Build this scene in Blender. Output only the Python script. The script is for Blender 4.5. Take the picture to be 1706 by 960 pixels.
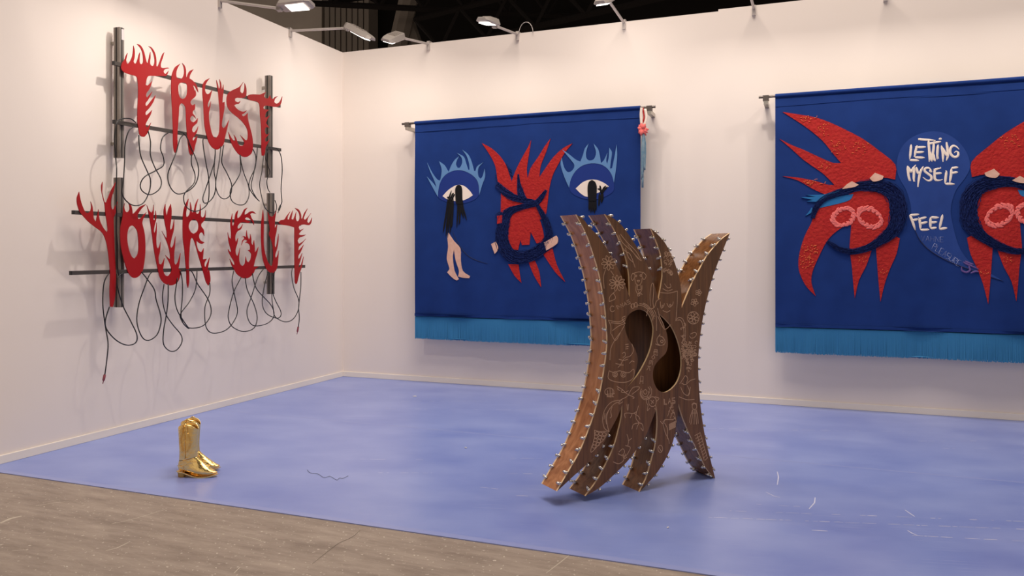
import bpy, bmesh, math, random
from mathutils import Vector, Matrix, noise
from mathutils.geometry import delaunay_2d_cdt

# ------------------------------------------------------------------ camera, world, exposure
scene = bpy.context.scene
for o in list(bpy.data.objects):
    bpy.data.objects.remove(o)
col = scene.collection
F_PX, CX, HY, EYE = 1304.0, 853.0, 425.0, 1.5         # focal length, principal column, horizon row (1706x960), eye height
YAW = math.radians(21.2)
cam = bpy.data.cameras.new('camera')
cam.sensor_fit = 'HORIZONTAL'; cam.sensor_width = 36.0
cam.lens = F_PX / 1706.0 * 36.0
cam.shift_y = -(480.0 - HY) / 1706.0
cam.clip_end = 200
cam_o = bpy.data.objects.new('camera', cam); col.objects.link(cam_o)
cam_o.location = (0, 0, EYE); cam_o.rotation_euler = (math.radians(90), 0, YAW)
scene.camera = cam_o

world = bpy.data.worlds.new('hall_light'); scene.world = world
world.use_nodes = True
bg = world.node_tree.nodes['Background']
bg.inputs[0].default_value = (1.0, 0.86, 0.75, 1); bg.inputs[1].default_value = 0.50
scene.view_settings.view_transform = 'Standard'
scene.view_settings.look = 'None'
scene.view_settings.gamma = 1.0
scene.view_settings.use_curve_mapping = False
scene.view_settings.exposure = 0.34
LAMP_W = 6.2
BEAM = 0.12
LAMP_COLOR = (1.0, 0.90, 0.81)
# added unseen fill light high above the stand, standing in for hall lighting
hl = bpy.data.lights.new('added_overhead_fill', 'AREA'); hl.shape = 'RECTANGLE'; hl.size = 5; hl.size_y = 4
hl.energy = 480; hl.color = (1.0, 0.87, 0.76)
hlo = bpy.data.objects.new('added_overhead_fill', hl); col.objects.link(hlo); hlo.location = (-0.9, 4.6, 8.7)

FWD = Vector((-math.sin(YAW), math.cos(YAW), 0)); RGT = Vector((math.cos(YAW), math.sin(YAW), 0))
EYEV = Vector((0, 0, EYE))
def ray(px, py):
    return FWD + RGT * ((px - CX) / F_PX) + Vector((0, 0, (HY - py) / F_PX))
def on_x(px, py, X): d = ray(px, py); return EYEV + d * (X / d.x)
def on_y(px, py, Y): d = ray(px, py); return EYEV + d * (Y / d.y)
def on_floor(px, py, z=0.0): d = ray(px, py); return EYEV + d * ((z - EYE) / d.z)
def on_plane(px, py, p, n): d = ray(px, py); return EYEV + d * ((p - EYEV).dot(n) / d.dot(n))
def T(ox, oy, s, pts): return [(ox + x / s, oy + y / s) for x, y in pts]

XL, YB, HW = -5.44, 8.25, 4.0          # left wall, back wall, wall height
YF = 3.75                               # front edge of the vinyl

# ------------------------------------------------------------------ materials
M = {}
def mat(name, color, rough=0.5, metal=0.0, spec=0.5, bump=None, var=None, emit=None):
    """bump=(scale,strength,distance) noise bump; var=(scale,color2,contrast) colour variation"""
    m = bpy.data.materials.new(name); m.use_nodes = True
    nt = m.node_tree; b = nt.nodes['Principled BSDF']
    b.inputs['Base Color'].default_value = (*color, 1); b.inputs['Roughness'].default_value = rough
    b.inputs['Metallic'].default_value = metal; b.inputs['Specular IOR Level'].default_value = spec
    tc = nt.nodes.new('ShaderNodeTexCoord')
    if var:
        n = nt.nodes.new('ShaderNodeTexNoise'); n.inputs['Scale'].default_value = var[0]; n.inputs['Detail'].default_value = 5
        nt.links.new(tc.outputs['Object'], n.inputs['Vector'])
        r = nt.nodes.new('ShaderNodeValToRGB')
        r.color_ramp.elements[0].position = 0.5 - var[2]; r.color_ramp.elements[1].position = 0.5 + var[2]
        r.color_ramp.elements[0].color = (*color, 1); r.color_ramp.elements[1].color = (*var[1], 1)
        nt.links.new(n.outputs['Fac'], r.inputs[0]); nt.links.new(r.outputs[0], b.inputs['Base Color'])
    if bump:
        n2 = nt.nodes.new('ShaderNodeTexNoise'); n2.inputs['Scale'].default_value = bump[0]; n2.inputs['Detail'].default_value = 4
        nt.links.new(tc.outputs['Object'], n2.inputs['Vector'])
        bp = nt.nodes.new('ShaderNodeBump'); bp.inputs['Strength'].default_value = bump[1]; bp.inputs['Distance'].default_value = bump[2]
        nt.links.new(n2.outputs['Fac'], bp.inputs['Height']); nt.links.new(bp.outputs[0], b.inputs['Normal'])
    if emit:
        b.inputs['Emission Color'].default_value = (*emit[0], 1); b.inputs['Emission Strength'].default_value = emit[1]
    M[name] = m; return m

mat('wall_paint', (0.80, 0.725, 0.67), 0.75, spec=0.25, bump=(60, 0.05, 0.002))
mat('baseboard_paint', (0.82, 0.76, 0.69), 0.55, spec=0.3)
mat('red_paint', (0.33, 0.009, 0.011), 0.30, spec=0.32, bump=(30, 0.08, 0.003))
mat('strut_metal', (0.19, 0.165, 0.145), 0.45, metal=0.4, var=(8, (0.26, 0.23, 0.205), 0.25))
mat('strut_slot', (0.03, 0.026, 0.024), 0.7)
mat('bar_metal', (0.075, 0.065, 0.058), 0.45, metal=0.4)
mat('sticker', (0.6, 0.55, 0.55), 0.5)
mat('cable_black', (0.006, 0.006, 0.007), 0.45)
mat('plug_body', (0.25, 0.05, 0.07), 0.4)
mat('cloth_blue', (0.010, 0.037, 0.182), 0.85, spec=0.15, bump=(350, 0.25, 0.002), var=(5, (0.008, 0.030, 0.152), 0.2))
mat('cloth_navy', (0.014, 0.029, 0.130), 0.9, spec=0.1, bump=(90, 0.6, 0.006), var=(60, (0.006, 0.010, 0.055), 0.15))
mat('cloth_lid', (0.010, 0.032, 0.20), 0.6, spec=0.2, bump=(300, 0.2, 0.002))
mat('cloth_red', (0.35, 0.010, 0.014), 0.75, spec=0.2, bump=(38, 0.9, 0.010), var=(30, (0.43, 0.024, 0.018), 0.3))
mat('cloth_sky', (0.11, 0.235, 0.46), 0.8, spec=0.15, bump=(300, 0.2, 0.002))
mat('cloth_sheer', (0.015, 0.052, 0.245), 0.6, spec=0.25, bump=(20, 0.2, 0.004), var=(6, (0.012, 0.043, 0.21), 0.2))
mat('cloth_teal', (0.022, 0.15, 0.38), 0.8, spec=0.15)
mat('fringe_blue', (0.045, 0.22, 0.44), 0.8, spec=0.2)
mat('cloth_white', (0.80, 0.70, 0.62), 0.8, spec=0.2, bump=(40, 0.3, 0.004))
mat('cloth_skin', (0.62, 0.36, 0.27), 0.8, spec=0.2, bump=(50, 0.3, 0.004), var=(20, (0.70, 0.45, 0.36), 0.2))
mat('cloth_pink', (0.78, 0.17, 0.16), 0.85, spec=0.15)
mat('cloth_black', (0.004, 0.004, 0.006), 0.7, spec=0.2)
mat('tassel_grey', (0.10, 0.21, 0.30), 0.85, var=(30, (0.22, 0.30, 0.36), 0.2))
mat('thread_orange', (0.75, 0.16, 0.04), 0.7)
mat('thread_pale', (0.22, 0.27, 0.50), 0.7)
mat('thread_purple', (0.11, 0.06, 0.23), 0.7)
mat('thread_dark', (0.006, 0.012, 0.06), 0.8)
mat('rod_metal', (0.12, 0.10, 0.09), 0.4, metal=0.6)
mat('zinc', (0.45, 0.42, 0.38), 0.35, metal=0.9)
mat('chrome', (0.60, 0.58, 0.56), 0.22, metal=1.0)
mat('pale_ply', (0.78, 0.54, 0.30), 0.5, var=(40, (0.84, 0.62, 0.38), 0.2))
mat('engraving', (0.58, 0.35, 0.21), 0.7)
mat('gold', (0.95, 0.68, 0.26), 0.24, metal=1.0, bump=(42, 0.75, 0.006))
mat('gold_dark', (0.60, 0.34, 0.09), 0.35, metal=1.0)
mat('lamp_body', (0.42, 0.38, 0.35), 0.5, metal=0.2)
mat('lamp_arm', (0.55, 0.50, 0.47), 0.45, metal=0.2)
mat('lamp_lens', (0.9, 0.88, 0.85), 0.3, emit=((1.0, 0.93, 0.86), 2.2))
mat('hall_dark', (0.010, 0.008, 0.007), 0.9, spec=0.1)
mat('hall_grey', (0.42, 0.35, 0.29), 0.9, spec=0.1, var=(1.2, (0.36, 0.30, 0.25), 0.2))
mat('hall_ribs', (0.20, 0.165, 0.135), 0.85, spec=0.1)
mat('hall_beam', (0.014, 0.011, 0.010), 0.8, spec=0.1)
mat('tape', (0.27, 0.32, 0.62), 0.35, spec=0.4)
mat('paper', (0.75, 0.72, 0.68), 0.8)

def wood(name, c1, c2, rough, scale=(26, 26, 1.4), dist=3.0):
    m = bpy.data.materials.new(name); m.use_nodes = True; nt = m.node_tree; b = nt.nodes['Principled BSDF']
    tc = nt.nodes.new('ShaderNodeTexCoord'); mp = nt.nodes.new('ShaderNodeMapping')
    mp.inputs['Scale'].default_value = scale
    nt.links.new(tc.outputs['Object'], mp.inputs['Vector'])
    n = nt.nodes.new('ShaderNodeTexNoise'); n.inputs['Scale'].default_value = 1.6; n.inputs['Detail'].default_value = 7
    n.inputs['Distortion'].default_value = dist * 0.25
    nt.links.new(mp.outputs[0], n.inputs['Vector'])
    r = nt.nodes.new('ShaderNodeValToRGB')
    r.color_ramp.elements[0].position = 0.33; r.color_ramp.elements[1].position = 0.68
    r.color_ramp.elements[0].color = (*c1, 1); r.color_ramp.elements[1].color = (*c2, 1)
    nt.links.new(n.outputs['Fac'], r.inputs[0]); nt.links.new(r.outputs[0], b.inputs['Base Color'])
    b.inputs['Roughness'].default_value = rough; b.inputs['Specular IOR Level'].default_value = 0.45
    bp = nt.nodes.new('ShaderNodeBump'); bp.inputs['Strength'].default_value = 0.12; bp.inputs['Distance'].default_value = 0.002
    nt.links.new(n.outputs['Fac'], bp.inputs['Height']); nt.links.new(bp.outputs[0], b.inputs['Normal'])
    M[name] = m
wood('walnut', (0.098, 0.037, 0.011), (0.205, 0.083, 0.027), 0.42)
wood('walnut_inner_shaded', (0.120, 0.046, 0.014), (0.235, 0.097, 0.033), 0.20)  # inner finger panels: shade between the fingers put into a darker walnut
wood('walnut_outer_lit', (0.29, 0.108, 0.040), (0.52, 0.230, 0.098), 0.22, scale=(9, 9, 1.1), dist=6)  # outer sides: lighter walnut, lamp light put into the colour

def vinyl():
    m = bpy.data.materials.new('vinyl_blue'); m.use_nodes = True; nt = m.node_tree; b = nt.nodes['Principled BSDF']
    L = nt.links.new
    tc = nt.nodes.new('ShaderNodeTexCoord')
    def noise_node(scale, stretch, detail=4):
        rt = nt.nodes.new('ShaderNodeMapping'); rt.inputs['Rotation'].default_value = (0, 0, -0.22)
        mp = nt.nodes.new('ShaderNodeMapping'); mp.inputs['Scale'].default_value = stretch
        L(tc.outputs['Object'], rt.inputs['Vector']); L(rt.outputs[0], mp.inputs['Vector'])
        n = nt.nodes.new('ShaderNodeTexNoise'); n.inputs['Scale'].default_value = scale; n.inputs['Detail'].default_value = detail
        L(mp.outputs[0], n.inputs['Vector']); return n
    def ramp(n, p0, p1, c0, c1):
        r = nt.nodes.new('ShaderNodeValToRGB'); e = r.color_ramp.elements
        e[0].position, e[1].position = p0, p1; e[0].color, e[1].color = c0, c1
        L(n.outputs['Fac'], r.inputs[0]); return r
    base = ramp(noise_node(1.5, (1, 1.6, 1), 8), 0.3, 0.7, (0.165, 0.228, 0.575, 1), (0.265, 0.335, 0.67, 1))
    # worn pale streaks along the sheets
    st = ramp(noise_node(3.0, (0.22, 26, 1), 5), 0.60, 0.70, (0, 0, 0, 1), (1, 1, 1, 1))
    st2 = ramp(noise_node(2.0, (2.2, 1.2, 1), 6), 0.46, 0.62, (0, 0, 0, 1), (1, 1, 1, 1))
    mul = nt.nodes.new('ShaderNodeMath'); mul.operation = 'MULTIPLY'
    L(st.outputs[0], mul.inputs[0]); L(st2.outputs[0], mul.inputs[1])
    mul2 = nt.nodes.new('ShaderNodeMath'); mul2.operation = 'MULTIPLY'; mul2.inputs[1].default_value = 0.45
    L(mul.outputs[0], mul2.inputs[0])
    mix = nt.nodes.new('ShaderNodeMix'); mix.data_type = 'RGBA'
    L(mul2.outputs[0], mix.inputs['Factor']); L(base.outputs[0], mix.inputs[6]); mix.inputs[7].default_value = (0.42, 0.47, 0.72, 1)
    L(mix.outputs[2], b.inputs['Base Color'])
    b.inputs['Roughness'].default_value = 0.34
    b.inputs['Specular IOR Level'].default_value = 0.95
    fine = noise_node(70, (1, 1, 1), 2)
    bp = nt.nodes.new('ShaderNodeBump'); bp.inputs['Strength'].default_value = 0.05; bp.inputs['Distance'].default_value = 0.002
    L(fine.outputs['Fac'], bp.inputs['Height']); L(bp.outputs[0], b.inputs['Normal'])
    M['vinyl_blue'] = m
vinyl()

def concrete():
    m = bpy.data.materials.new('concrete'); m.use_nodes = True; nt = m.node_tree; b = nt.nodes['Principled BSDF']
    L = nt.links.new
    tc = nt.nodes.new('ShaderNodeTexCoord')
    n = nt.nodes.new('ShaderNodeTexNoise'); n.inputs['Scale'].default_value = 3.6; n.inputs['Detail'].default_value = 12; n.inputs['Roughness'].default_value = 0.74
    mp = nt.nodes.new('ShaderNodeMapping'); mp.inputs['Scale'].default_value = (0.55, 2.6, 1); mp.inputs['Rotation'].default_value = (0, 0, 0.55)
    L(tc.outputs['Object'], mp.inputs[0]); L(mp.outputs[0], n.inputs['Vector'])
    r = nt.nodes.new('ShaderNodeValToRGB'); e = r.color_ramp.elements
    e[0].position, e[1].position = 0.30, 0.74; e[0].color = (0.19, 0.148, 0.120, 1); e[1].color = (0.42, 0.35, 0.292, 1)
    L(n.outputs['Fac'], r.inputs[0])
    v = nt.nodes.new('ShaderNodeTexNoise'); v.inputs['Scale'].default_value = 48; v.inputs['Detail'].default_value = 2
    L(tc.outputs['Object'], v.inputs['Vector'])
    r2 = nt.nodes.new('ShaderNodeValToRGB'); e = r2.color_ramp.elements
    e[0].position, e[1].position = 0.66, 0.70; e[0].color = (0, 0, 0, 1); e[1].color = (0.8, 0.8, 0.8, 1)
    L(v.outputs['Fac'], r2.inputs[0])
    mix = nt.nodes.new('ShaderNodeMix'); mix.data_type = 'RGBA'
    L(r2.outputs[0], mix.inputs['Factor']); L(r.outputs[0], mix.inputs[6]); mix.inputs[7].default_value = (0.62, 0.56, 0.48, 1)
    L(mix.outputs[2], b.inputs['Base Color'])
    b.inputs['Roughness'].default_value = 0.55; b.inputs['Specular IOR Level'].default_value = 0.35
    bp = nt.nodes.new('ShaderNodeBump'); bp.inputs['Strength'].default_value = 0.25; bp.inputs['Distance'].default_value = 0.004
    n3 = nt.nodes.new('ShaderNodeTexNoise'); n3.inputs['Scale'].default_value = 55; n3.inputs['Detail'].default_value = 5
    L(tc.outputs['Object'], n3.inputs['Vector']); L(n3.outputs['Fac'], bp.inputs['Height']); L(bp.outputs[0], b.inputs['Normal'])
    M['concrete'] = m
concrete()

# ------------------------------------------------------------------ helpers
LOC = {}                                 # world position of each thing's base
def tag(o, label, cat, group=None, kind=None):
    if label: o['label'] = label
    if cat: o['category'] = cat
    if group: o['group'] = group
    if kind: o['kind'] = kind
    return o
def thing(name, loc, label, cat, group=None):
    o = bpy.data.objects.new(name, None); col.objects.link(o); o.location = loc
    o.empty_display_size = 0.1
    LOC[o] = Vector(loc); return tag(o, label, cat, group)
def mk(name, verts, faces, mats, parent=None, fm=None, smooth=False, base=None, label=None):
    """verts in world coordinates; stored relative to the thing's base"""
    off = LOC[parent] if parent is not None else (Vector(base) if base is not None else Vector((0, 0, 0)))
    me = bpy.data.meshes.new(name)
    me.from_pydata([tuple(Vector(v) - off) for v in verts], [], faces)
    for m in (mats if isinstance(mats, (list, tuple)) else [mats]): me.materials.append(M[m])
    if fm: me.polygons.foreach_set('material_index', fm)
    if smooth: me.polygons.foreach_set('use_smooth', [True] * len(me.polygons))
    me.update()
    o = bpy.data.objects.new(name, me); col.objects.link(o)
    if parent is not None: o.parent = parent; LOC[o] = LOC[parent]
    else: o.location = off; LOC[o] = off
    if label: o['label'] = label
    return o
def structure(o): o['kind'] = 'structure'; return o

class MB:
    def __init__(s): s.v, s.f, s.m = [], [], []
    def add(s, vs, fs, m=0):
        b = len(s.v); s.v += [Vector(v) for v in vs]; s.f += [tuple(b + i for i in f) for f in fs]; s.m += [m] * len(fs)
    def box(s, a, b, m=0):
        x0, y0, z0 = a; x1, y1, z1 = b
        s.add([(x0,y0,z0),(x1,y0,z0),(x1,y1,z0),(x0,y1,z0),(x0,y0,z1),(x1,y0,z1),(x1,y1,z1),(x0,y1,z1)],
              [(0,3,2,1),(4,5,6,7),(0,1,5,4),(1,2,6,5),(2,3,7,6),(3,0,4,7)], m)
    def obox(s, c, ax, ay, az, m=0, taper=1.0):
        vs = []
        for k in (-1, 1):
            t = 1.0 if k < 0 else taper
            for i, j in ((-1,-1),(1,-1),(1,1),(-1,1)): vs.append(c + ax*i*t + ay*j*t + az*k)
        s.add(vs, [(0,3,2,1),(4,5,6,7),(0,1,5,4),(1,2,6,5),(2,3,7,6),(3,0,4,7)], m)
    def tube(s, pts, r, n=6, m=0, caps=True):
        pts = [Vector(p) for p in pts]; k = len(pts); rs = r if isinstance(r, (list, tuple)) else [r] * k
        up = Vector((0, 0, 1)); vs, fs = [], []
        prev = None
        for i, p in enumerate(pts):
            t = (pts[min(i+1, k-1)] - pts[max(i-1, 0)])
            t = t.normalized() if t.length > 1e-9 else Vector((0, 0, 1))
            if prev is None:
                a = t.cross(up)
                if a.length < 1e-3: a = t.cross(Vector((1, 0, 0)))
            else:
                a = prev - t * prev.dot(t)
                if a.length < 1e-6: a = t.cross(up)
            a.normalize(); prev = a; b = t.cross(a)
            for j in range(n):
                th = 2*math.pi*j/n; vs.append(p + (a*math.cos(th) + b*math.sin(th)) * rs[i])
        for i in range(k-1):
            for j in range(n):
                fs.append((i*n+j, i*n+(j+1)%n, (i+1)*n+(j+1)%n, (i+1)*n+j))
        if caps: fs.append(tuple(range(n-1, -1, -1))); fs.append(tuple((k-1)*n+j for j in range(n)))
        s.add(vs, fs, m)
    def build(s, name, mats, parent=None, smooth=False, base=None, label=None):
        return mk(name, s.v, s.f, mats, parent, s.m, smooth, base, label)

def spline(pts, sub=5, closed=False):
    """Catmull-Rom through points of any dimension"""
    P = [Vector(p) for p in pts]; n = len(P); out = []
    rng = range(n) if closed else range(n-1)
    for i in rng:
        g = (lambda k: P[k % n]) if closed else (lambda k: P[max(0, min(n-1, k))])
        p0, p1, p2, p3 = g(i-1), g(i), g(i+1), g(i+2)
        for k in range(sub):
            t = k / sub
            out.append(0.5*((2*p1) + (p2-p0)*t + (2*p0-5*p1+4*p2-p3)*t*t + (3*p1-p0-3*p2+p3)*t**3))
    if not closed: out.append(P[-1].copy())
    return out

def outline(pts, sub=3, corner=62):
    """smooth a traced closed outline, leaving sharp tips sharp"""
    P = [Vector(p) for p in pts]; n = len(P)
    cs = math.cos(math.radians(corner)); sharp = []
    for i in range(n):
        a = P[i]-P[i-1]; b = P[(i+1) % n]-P[i]
        sharp.append(a.length < 1e-9 or b.length < 1e-9 or a.normalized().dot(b.normalized()) < cs)
    out = []
    for i in range(n):
        p1, p2 = P[i], P[(i+1) % n]
        L = (p2-p1).length
        def tang(k, prev, nxt):
            if sharp[k]: return p2-p1
            t = (nxt-prev)*0.5
            return t*(min(t.length, L)/t.length) if t.length > 1e-9 else p2-p1
        m1 = tang(i, P[i-1], p2); m2 = tang((i+1) % n, p1, P[(i+2) % n])
        for k in range(sub):
            t = k/sub; t2 = t*t; t3 = t2*t
            out.append(p1*(2*t3-3*t2+1) + m1*(t3-2*t2+t) + p2*(-2*t3+3*t2) + m2*(t3-t2))
    return out

def inside(p, loops):
    c = False
    for lp in loops:
        n = len(lp); j = n-1
        for i in range(n):
            a, b = lp[i], lp[j]
            if (a[1] > p[1]) != (b[1] > p[1]) and p[0] < (b[0]-a[0])*(p[1]-a[1])/(b[1]-a[1])+a[0]: c = not c
            j = i
    return c
def fill(loops, grid=None):
    vs, es = [], []
    for lp in loops:
        b = len(vs); n = len(lp)
        vs += [Vector((p[0], p[1])) for p in lp]; es += [(b+i, b+(i+1) % n) for i in range(n)]
    if grid:
        xs = [v.x for v in vs]; ys = [v.y for v in vs]
        x = min(xs)+grid*0.37
        while x < max(xs):
            y = min(ys)+grid*0.41
            while y < max(ys):
                if inside((x, y), loops): vs.append(Vector((x, y)))
                y += grid
            x += grid
    r = delaunay_2d_cdt(vs, es, [], 0, 1e-6)
    V, Fc = r[0], r[2]
    tris = []
    for f in Fc:
        c = sum((V[i] for i in f), Vector((0, 0)))/len(f)
        if inside(c, loops): tris.append(tuple(f))
    return V, tris
def slab(name, loops, w0, w1, fn, mats, parent, grid=None, flip=False, label=None, smooth=False, sink=0.0):
    """a cut-out sheet: fn(u,v,w) -> world; front face at w1, back at w0; second material on the cut edge"""
    V, tris = fill(loops, grid); n = len(V)
    verts = [fn(p.x, p.y, w1) for p in V] + [fn(p.x, p.y, w0) for p in V]
    faces, fm = [], []
    cnt = {}
    for t in tris:
        faces.append(t); fm.append(0); faces.append(tuple(n+i for i in reversed(t))); fm.append(0)
        for a, b in zip(t, t[1:]+t[:1]): cnt[(a, b)] = 1
    em = 1 if isinstance(mats, (list, tuple)) and len(mats) > 1 else 0
    for (a, b) in cnt:
        if (b, a) not in cnt: faces.append((b, a, n+a, n+b)); fm.append(em)
    if flip: faces = [tuple(reversed(f)) for f in faces]
    return mk(name, verts, faces, mats, parent, fm, smooth, label=label)

# ------------------------------------------------------------------ the setting
def rect(name, v, m, **k): return mk(name, v, [(0, 1, 2, 3)], m, **k)
fl = MB(); fl.box((-14, -6, -0.2), (12, 20, 0.0)); structure(fl.build('floor', 'concrete'))['label'] = 'worn grey brown concrete hall floor'
w = MB(); w.box((XL-0.1, -1.0, 0), (XL, YB+0.1, HW)); structure(w.build('wall_left', 'wall_paint'))['label'] = 'white painted booth wall on the left'
w = MB(); w.box((XL, YB, 0), (-0.93, YB+0.1, HW)); w.box((-0.93, YB, 0), (5.2, YB+0.1, HW+0.02))
structure(w.build('wall_back', 'wall_paint'))['label'] = 'white painted booth wall at the back'
def baseboard(name, a, b, lab):
    m = MB(); m.box(a, b); o = m.build(name, 'baseboard_paint'); structure(o); o['label'] = lab
    bv = o.modifiers.new('bevel', 'BEVEL'); bv.width = 0.003; bv.segments = 2
baseboard('baseboard_left', (XL, -1.0, 0.004), (XL+0.014, YB-0.014, 0.066), 'cream baseboard along the left wall')
baseboard('baseboard_back', (XL, YB-0.014, 0.004), (5.2, YB, 0.066), 'cream baseboard along the back wall')

vin = thing('vinyl_flooring', (-1, 6, 0), 'blue vinyl floor covering laid in wide sheets over the concrete', None); vin['kind'] = 'structure'
SE = 6.015
for (y0, y1) in ((YF, SE-0.004), (SE, YB)):
    m = MB(); m.box((XL+0.001, y0, 0.0), (5.2, y1, 0.004)); m.build('vinyl_sheet', 'vinyl_blue', vin)
m = MB(); m.box((XL+0.002, YF-0.006, 0.0), (5.2, YF+0.045, 0.0052)); m.build('edge_tape', 'tape', vin)
m = MB(); m.box((XL+0.002, SE-0.012, 0.004), (5.2, SE+0.006, 0.0044)); m.build('seam_strip', 'tape', vin)

# the dark hall above and beyond the booth
m = MB(); m.box((-22, -8, 9.0), (14, 24, 9.2)); structure(m.build('ceiling', 'hall_dark'))['label'] = 'black ceiling of the exhibition hall'
hall = thing('wall_hall', (-8, 17, 0), 'dark far wall of the exhibition hall', None); hall['kind'] = 'structure'
m = MB(); m.box((-22, 17.0, 0), (14, 17.2, 9.0)); m.build('wall_surface', 'hall_dark', hall)
pa = on_y(300, 0, 16.6); pb = on_y(536, 0, 16.6); pc = on_y(618, 0, 16.6)
m = MB(); m.box((pa.x-4, 16.6, 0), (pb.x, 16.9, 9.0)); m.build('concrete_panel', 'hall_grey', hall)
n = 8
for i in range(n):
    x0 = pb.x + 0.12 + (pc.x-pb.x-0.12)*i/n; x1 = pb.x + 0.12 + (pc.x-pb.x-0.12)*(i+0.80)/n
    m = MB(); m.box((x0, 16.55, 0), (x1, 16.98, on_y(560, 8, 16.6).z)); m.build('cladding_rib', 'hall_ribs', hall)
def beam(a, b, t, label):
    a = Vector(a); b = Vector(b); d = (b-a); L = d.length; d.normalize()
    s = d.cross(Vector((0, 0, 1))).normalized(); u = s.cross(d)
    r = thing('roof_truss', (a+b)/2, label, None); r['kind'] = 'structure'
    for k in (-1, 1):
        q = MB(); q.tube([a+u*k*t, b+u*k*t], 0.06, 4); q.build('chord', 'hall_beam', r)
    nn = max(2, int(L/(1.4*t)))
    for i in range(nn):
        q = MB(); p0 = a+d*(L*i/nn)+u*t*(-1 if i % 2 else 1); p1 = a+d*(L*(i+1)/nn)+u*t*(1 if i % 2 else -1)
        q.tube([p0, p1], 0.035, 4); q.build('web_bar', 'hall_beam', r)
beam((-7.5, 14.0, 5.9), (6, 14.0, 7.4), 0.35, 'dark roof truss sloping up behind the back wall')
beam((-9.0, 12.5, 6.6), (-4.6, 16.2, 6.9), 0.3, 'short dark truss beside the ribbed cladding')
q = MB(); q.tube([on_y(660, 90, 15.5), on_y(690, -40, 15.5)], 0.22, 8); q.build('column', 'hall_ribs', hall)
q = MB(); q.tube([on_y(693, 80, 15.8), on_y(672, 20, 15.8)], 0.18, 6); q.build('column', 'hall_ribs', hall)

# ------------------------------------------------------------------ arm lamps clamped to the wall tops
def arm_lamp(root, d, side, arm_len, label, drop=0.12, lit=1.0, beam=None, loop=False, pitch=0.0, roll=0.0):
    """root: top of wall where it clamps; d: unit vector into the booth"""
    root = Vector(root); up = Vector((0, 0, 1)); s = up.cross(d)
    t = thing('arm_floodlight', root, label, 'lamp', 'floodlights on arms along the booth walls')
    q = MB(); q.obox(root + d*0.012 + up*(-0.035), d*0.012, s*0.018, up*0.05)
    q.obox(root - d*0.045 + up*0.012, d*0.065, s*0.018, up*0.007); q.build('clamp', 'lamp_arm', t)
    a0 = root + d*0.02 + up*(-0.015); a1 = root + d*arm_len + up*(0.02-drop)
    q = MB(); q.tube([a0, a1], 0.014, 8); q.build('arm', 'lamp_arm', t, smooth=False)
    # head: tapered flat housing, hinge at the arm end
    hd = (d*math.cos(pitch) + up*math.sin(pitch)).normalized(); hu = s.cross(hd)*-1
    if hu.z < 0: hu = -hu
    hu = (hu*math.cos(roll) + s*math.sin(roll)).normalized(); hs = hd.cross(hu)
    c = a1 + hd*0.18 + hu*0.030
    secs = [(-0.19, 0.045, 0.026), (-0.155, 0.074, 0.034), (0.045, 0.080, 0.031), (0.135, 0.074, 0.023), (0.18, 0.052, 0.014)]
    vs, fs = [], []
    for x, wd, h in secs:
        for a, b in ((-1, -0.6), (-0.85, -1), (0.85, -1), (1, -0.6), (0.72, 1), (-0.72, 1)):
            vs.append(c + hd*x + hs*(a*wd) + hu*(b*h))
    for i in range(len(secs)-1):
        for j in range(6): fs.append((i*6+j, i*6+(j+1) % 6, (i+1)*6+(j+1) % 6, (i+1)*6+j))
    fs += [tuple(range(5, -1, -1)), tuple(24+j for j in range(6))]
    h = mk('housing', vs, fs, 'lamp_body', t)
    q = MB()
    for k in range(5): q.obox(c + hd*(-0.12+0.04*k) + hu*0.031, hd*0.004, hs*0.045, hu*0.009)
    q.build('cooling_fin', 'lamp_body', h)
    q = MB(); q.obox(a1 + hu*0.004, hd*0.025, hs*0.022, hu*0.03); q.build('hinge', 'lamp_body', t)
    lc = c + hd*0.02 - hu*0.0345
    q = MB(); q.obox(lc, hd*0.100, hs*0.054, hu*0.003); q.build('lens', 'lamp_lens', t)
    if loop:
        pts = [root + s*(0.02+0.17*(1-math.cos(a))/2*1.0) + up*(-0.02+0.13*math.sin(a)) + d*0.02 for a in [math.pi*k/10 for k in range(11)]]
        q = MB(); q.tube(pts, 0.004, 5); q.build('power_cable', 'lamp_arm', t, smooth=True)
    if lit:
        bm = BEAM if beam is None else beam
        L = bpy.data.lights.new('lamp_light', 'AREA'); L.shape = 'RECTANGLE'; L.size = 0.07; L.size_y = 0.05; L.spread = math.radians(165)
        L.energy = LAMP_W*lit; L.color = LAMP_COLOR
        lo = bpy.data.objects.new('lamp_light', L); col.objects.link(lo); lo.parent = t
        lo.location = lc - hu*0.006 - root
        lo.rotation_euler = (-hu*math.cos(bm) + d*math.sin(bm)).to_track_quat('-Z', 'Y').to_euler()   # asymmetric optic, beam thrown outward
DX = Vector((1, 0, 0)); DY = Vector((0, -1, 0))
lamp_names_left = {6.10: 'grey floodlight on a white arm clamped to left wall, lit lens showing',
                   7.20: 'grey floodlight on a white arm nearest the corner on left wall'}
for y in (2.8, 3.9, 5.0):
    arm_lamp((XL, y, HW), DX, 1, 0.70, {2.8: 'left wall floodlight third out of view before the lit one', 3.9: 'left wall floodlight second out of view before the lit one', 5.0: 'left wall floodlight just out of view before the lit one'}[y], lit={2.8: 0.1, 3.9: 0.1, 5.0: 3.0}[y])
arm_lamp((XL, 6.10, HW), DX, 1, 0.72, lamp_names_left[6.10], drop=0.19, pitch=-0.05, roll=0.25, lit=0.25)
arm_lamp((XL, 7.20, HW), DX, 1, 0.74, lamp_names_left[7.20], drop=0.08, pitch=-0.52, roll=-0.1, lit=0.6, beam=0.0)
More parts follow.
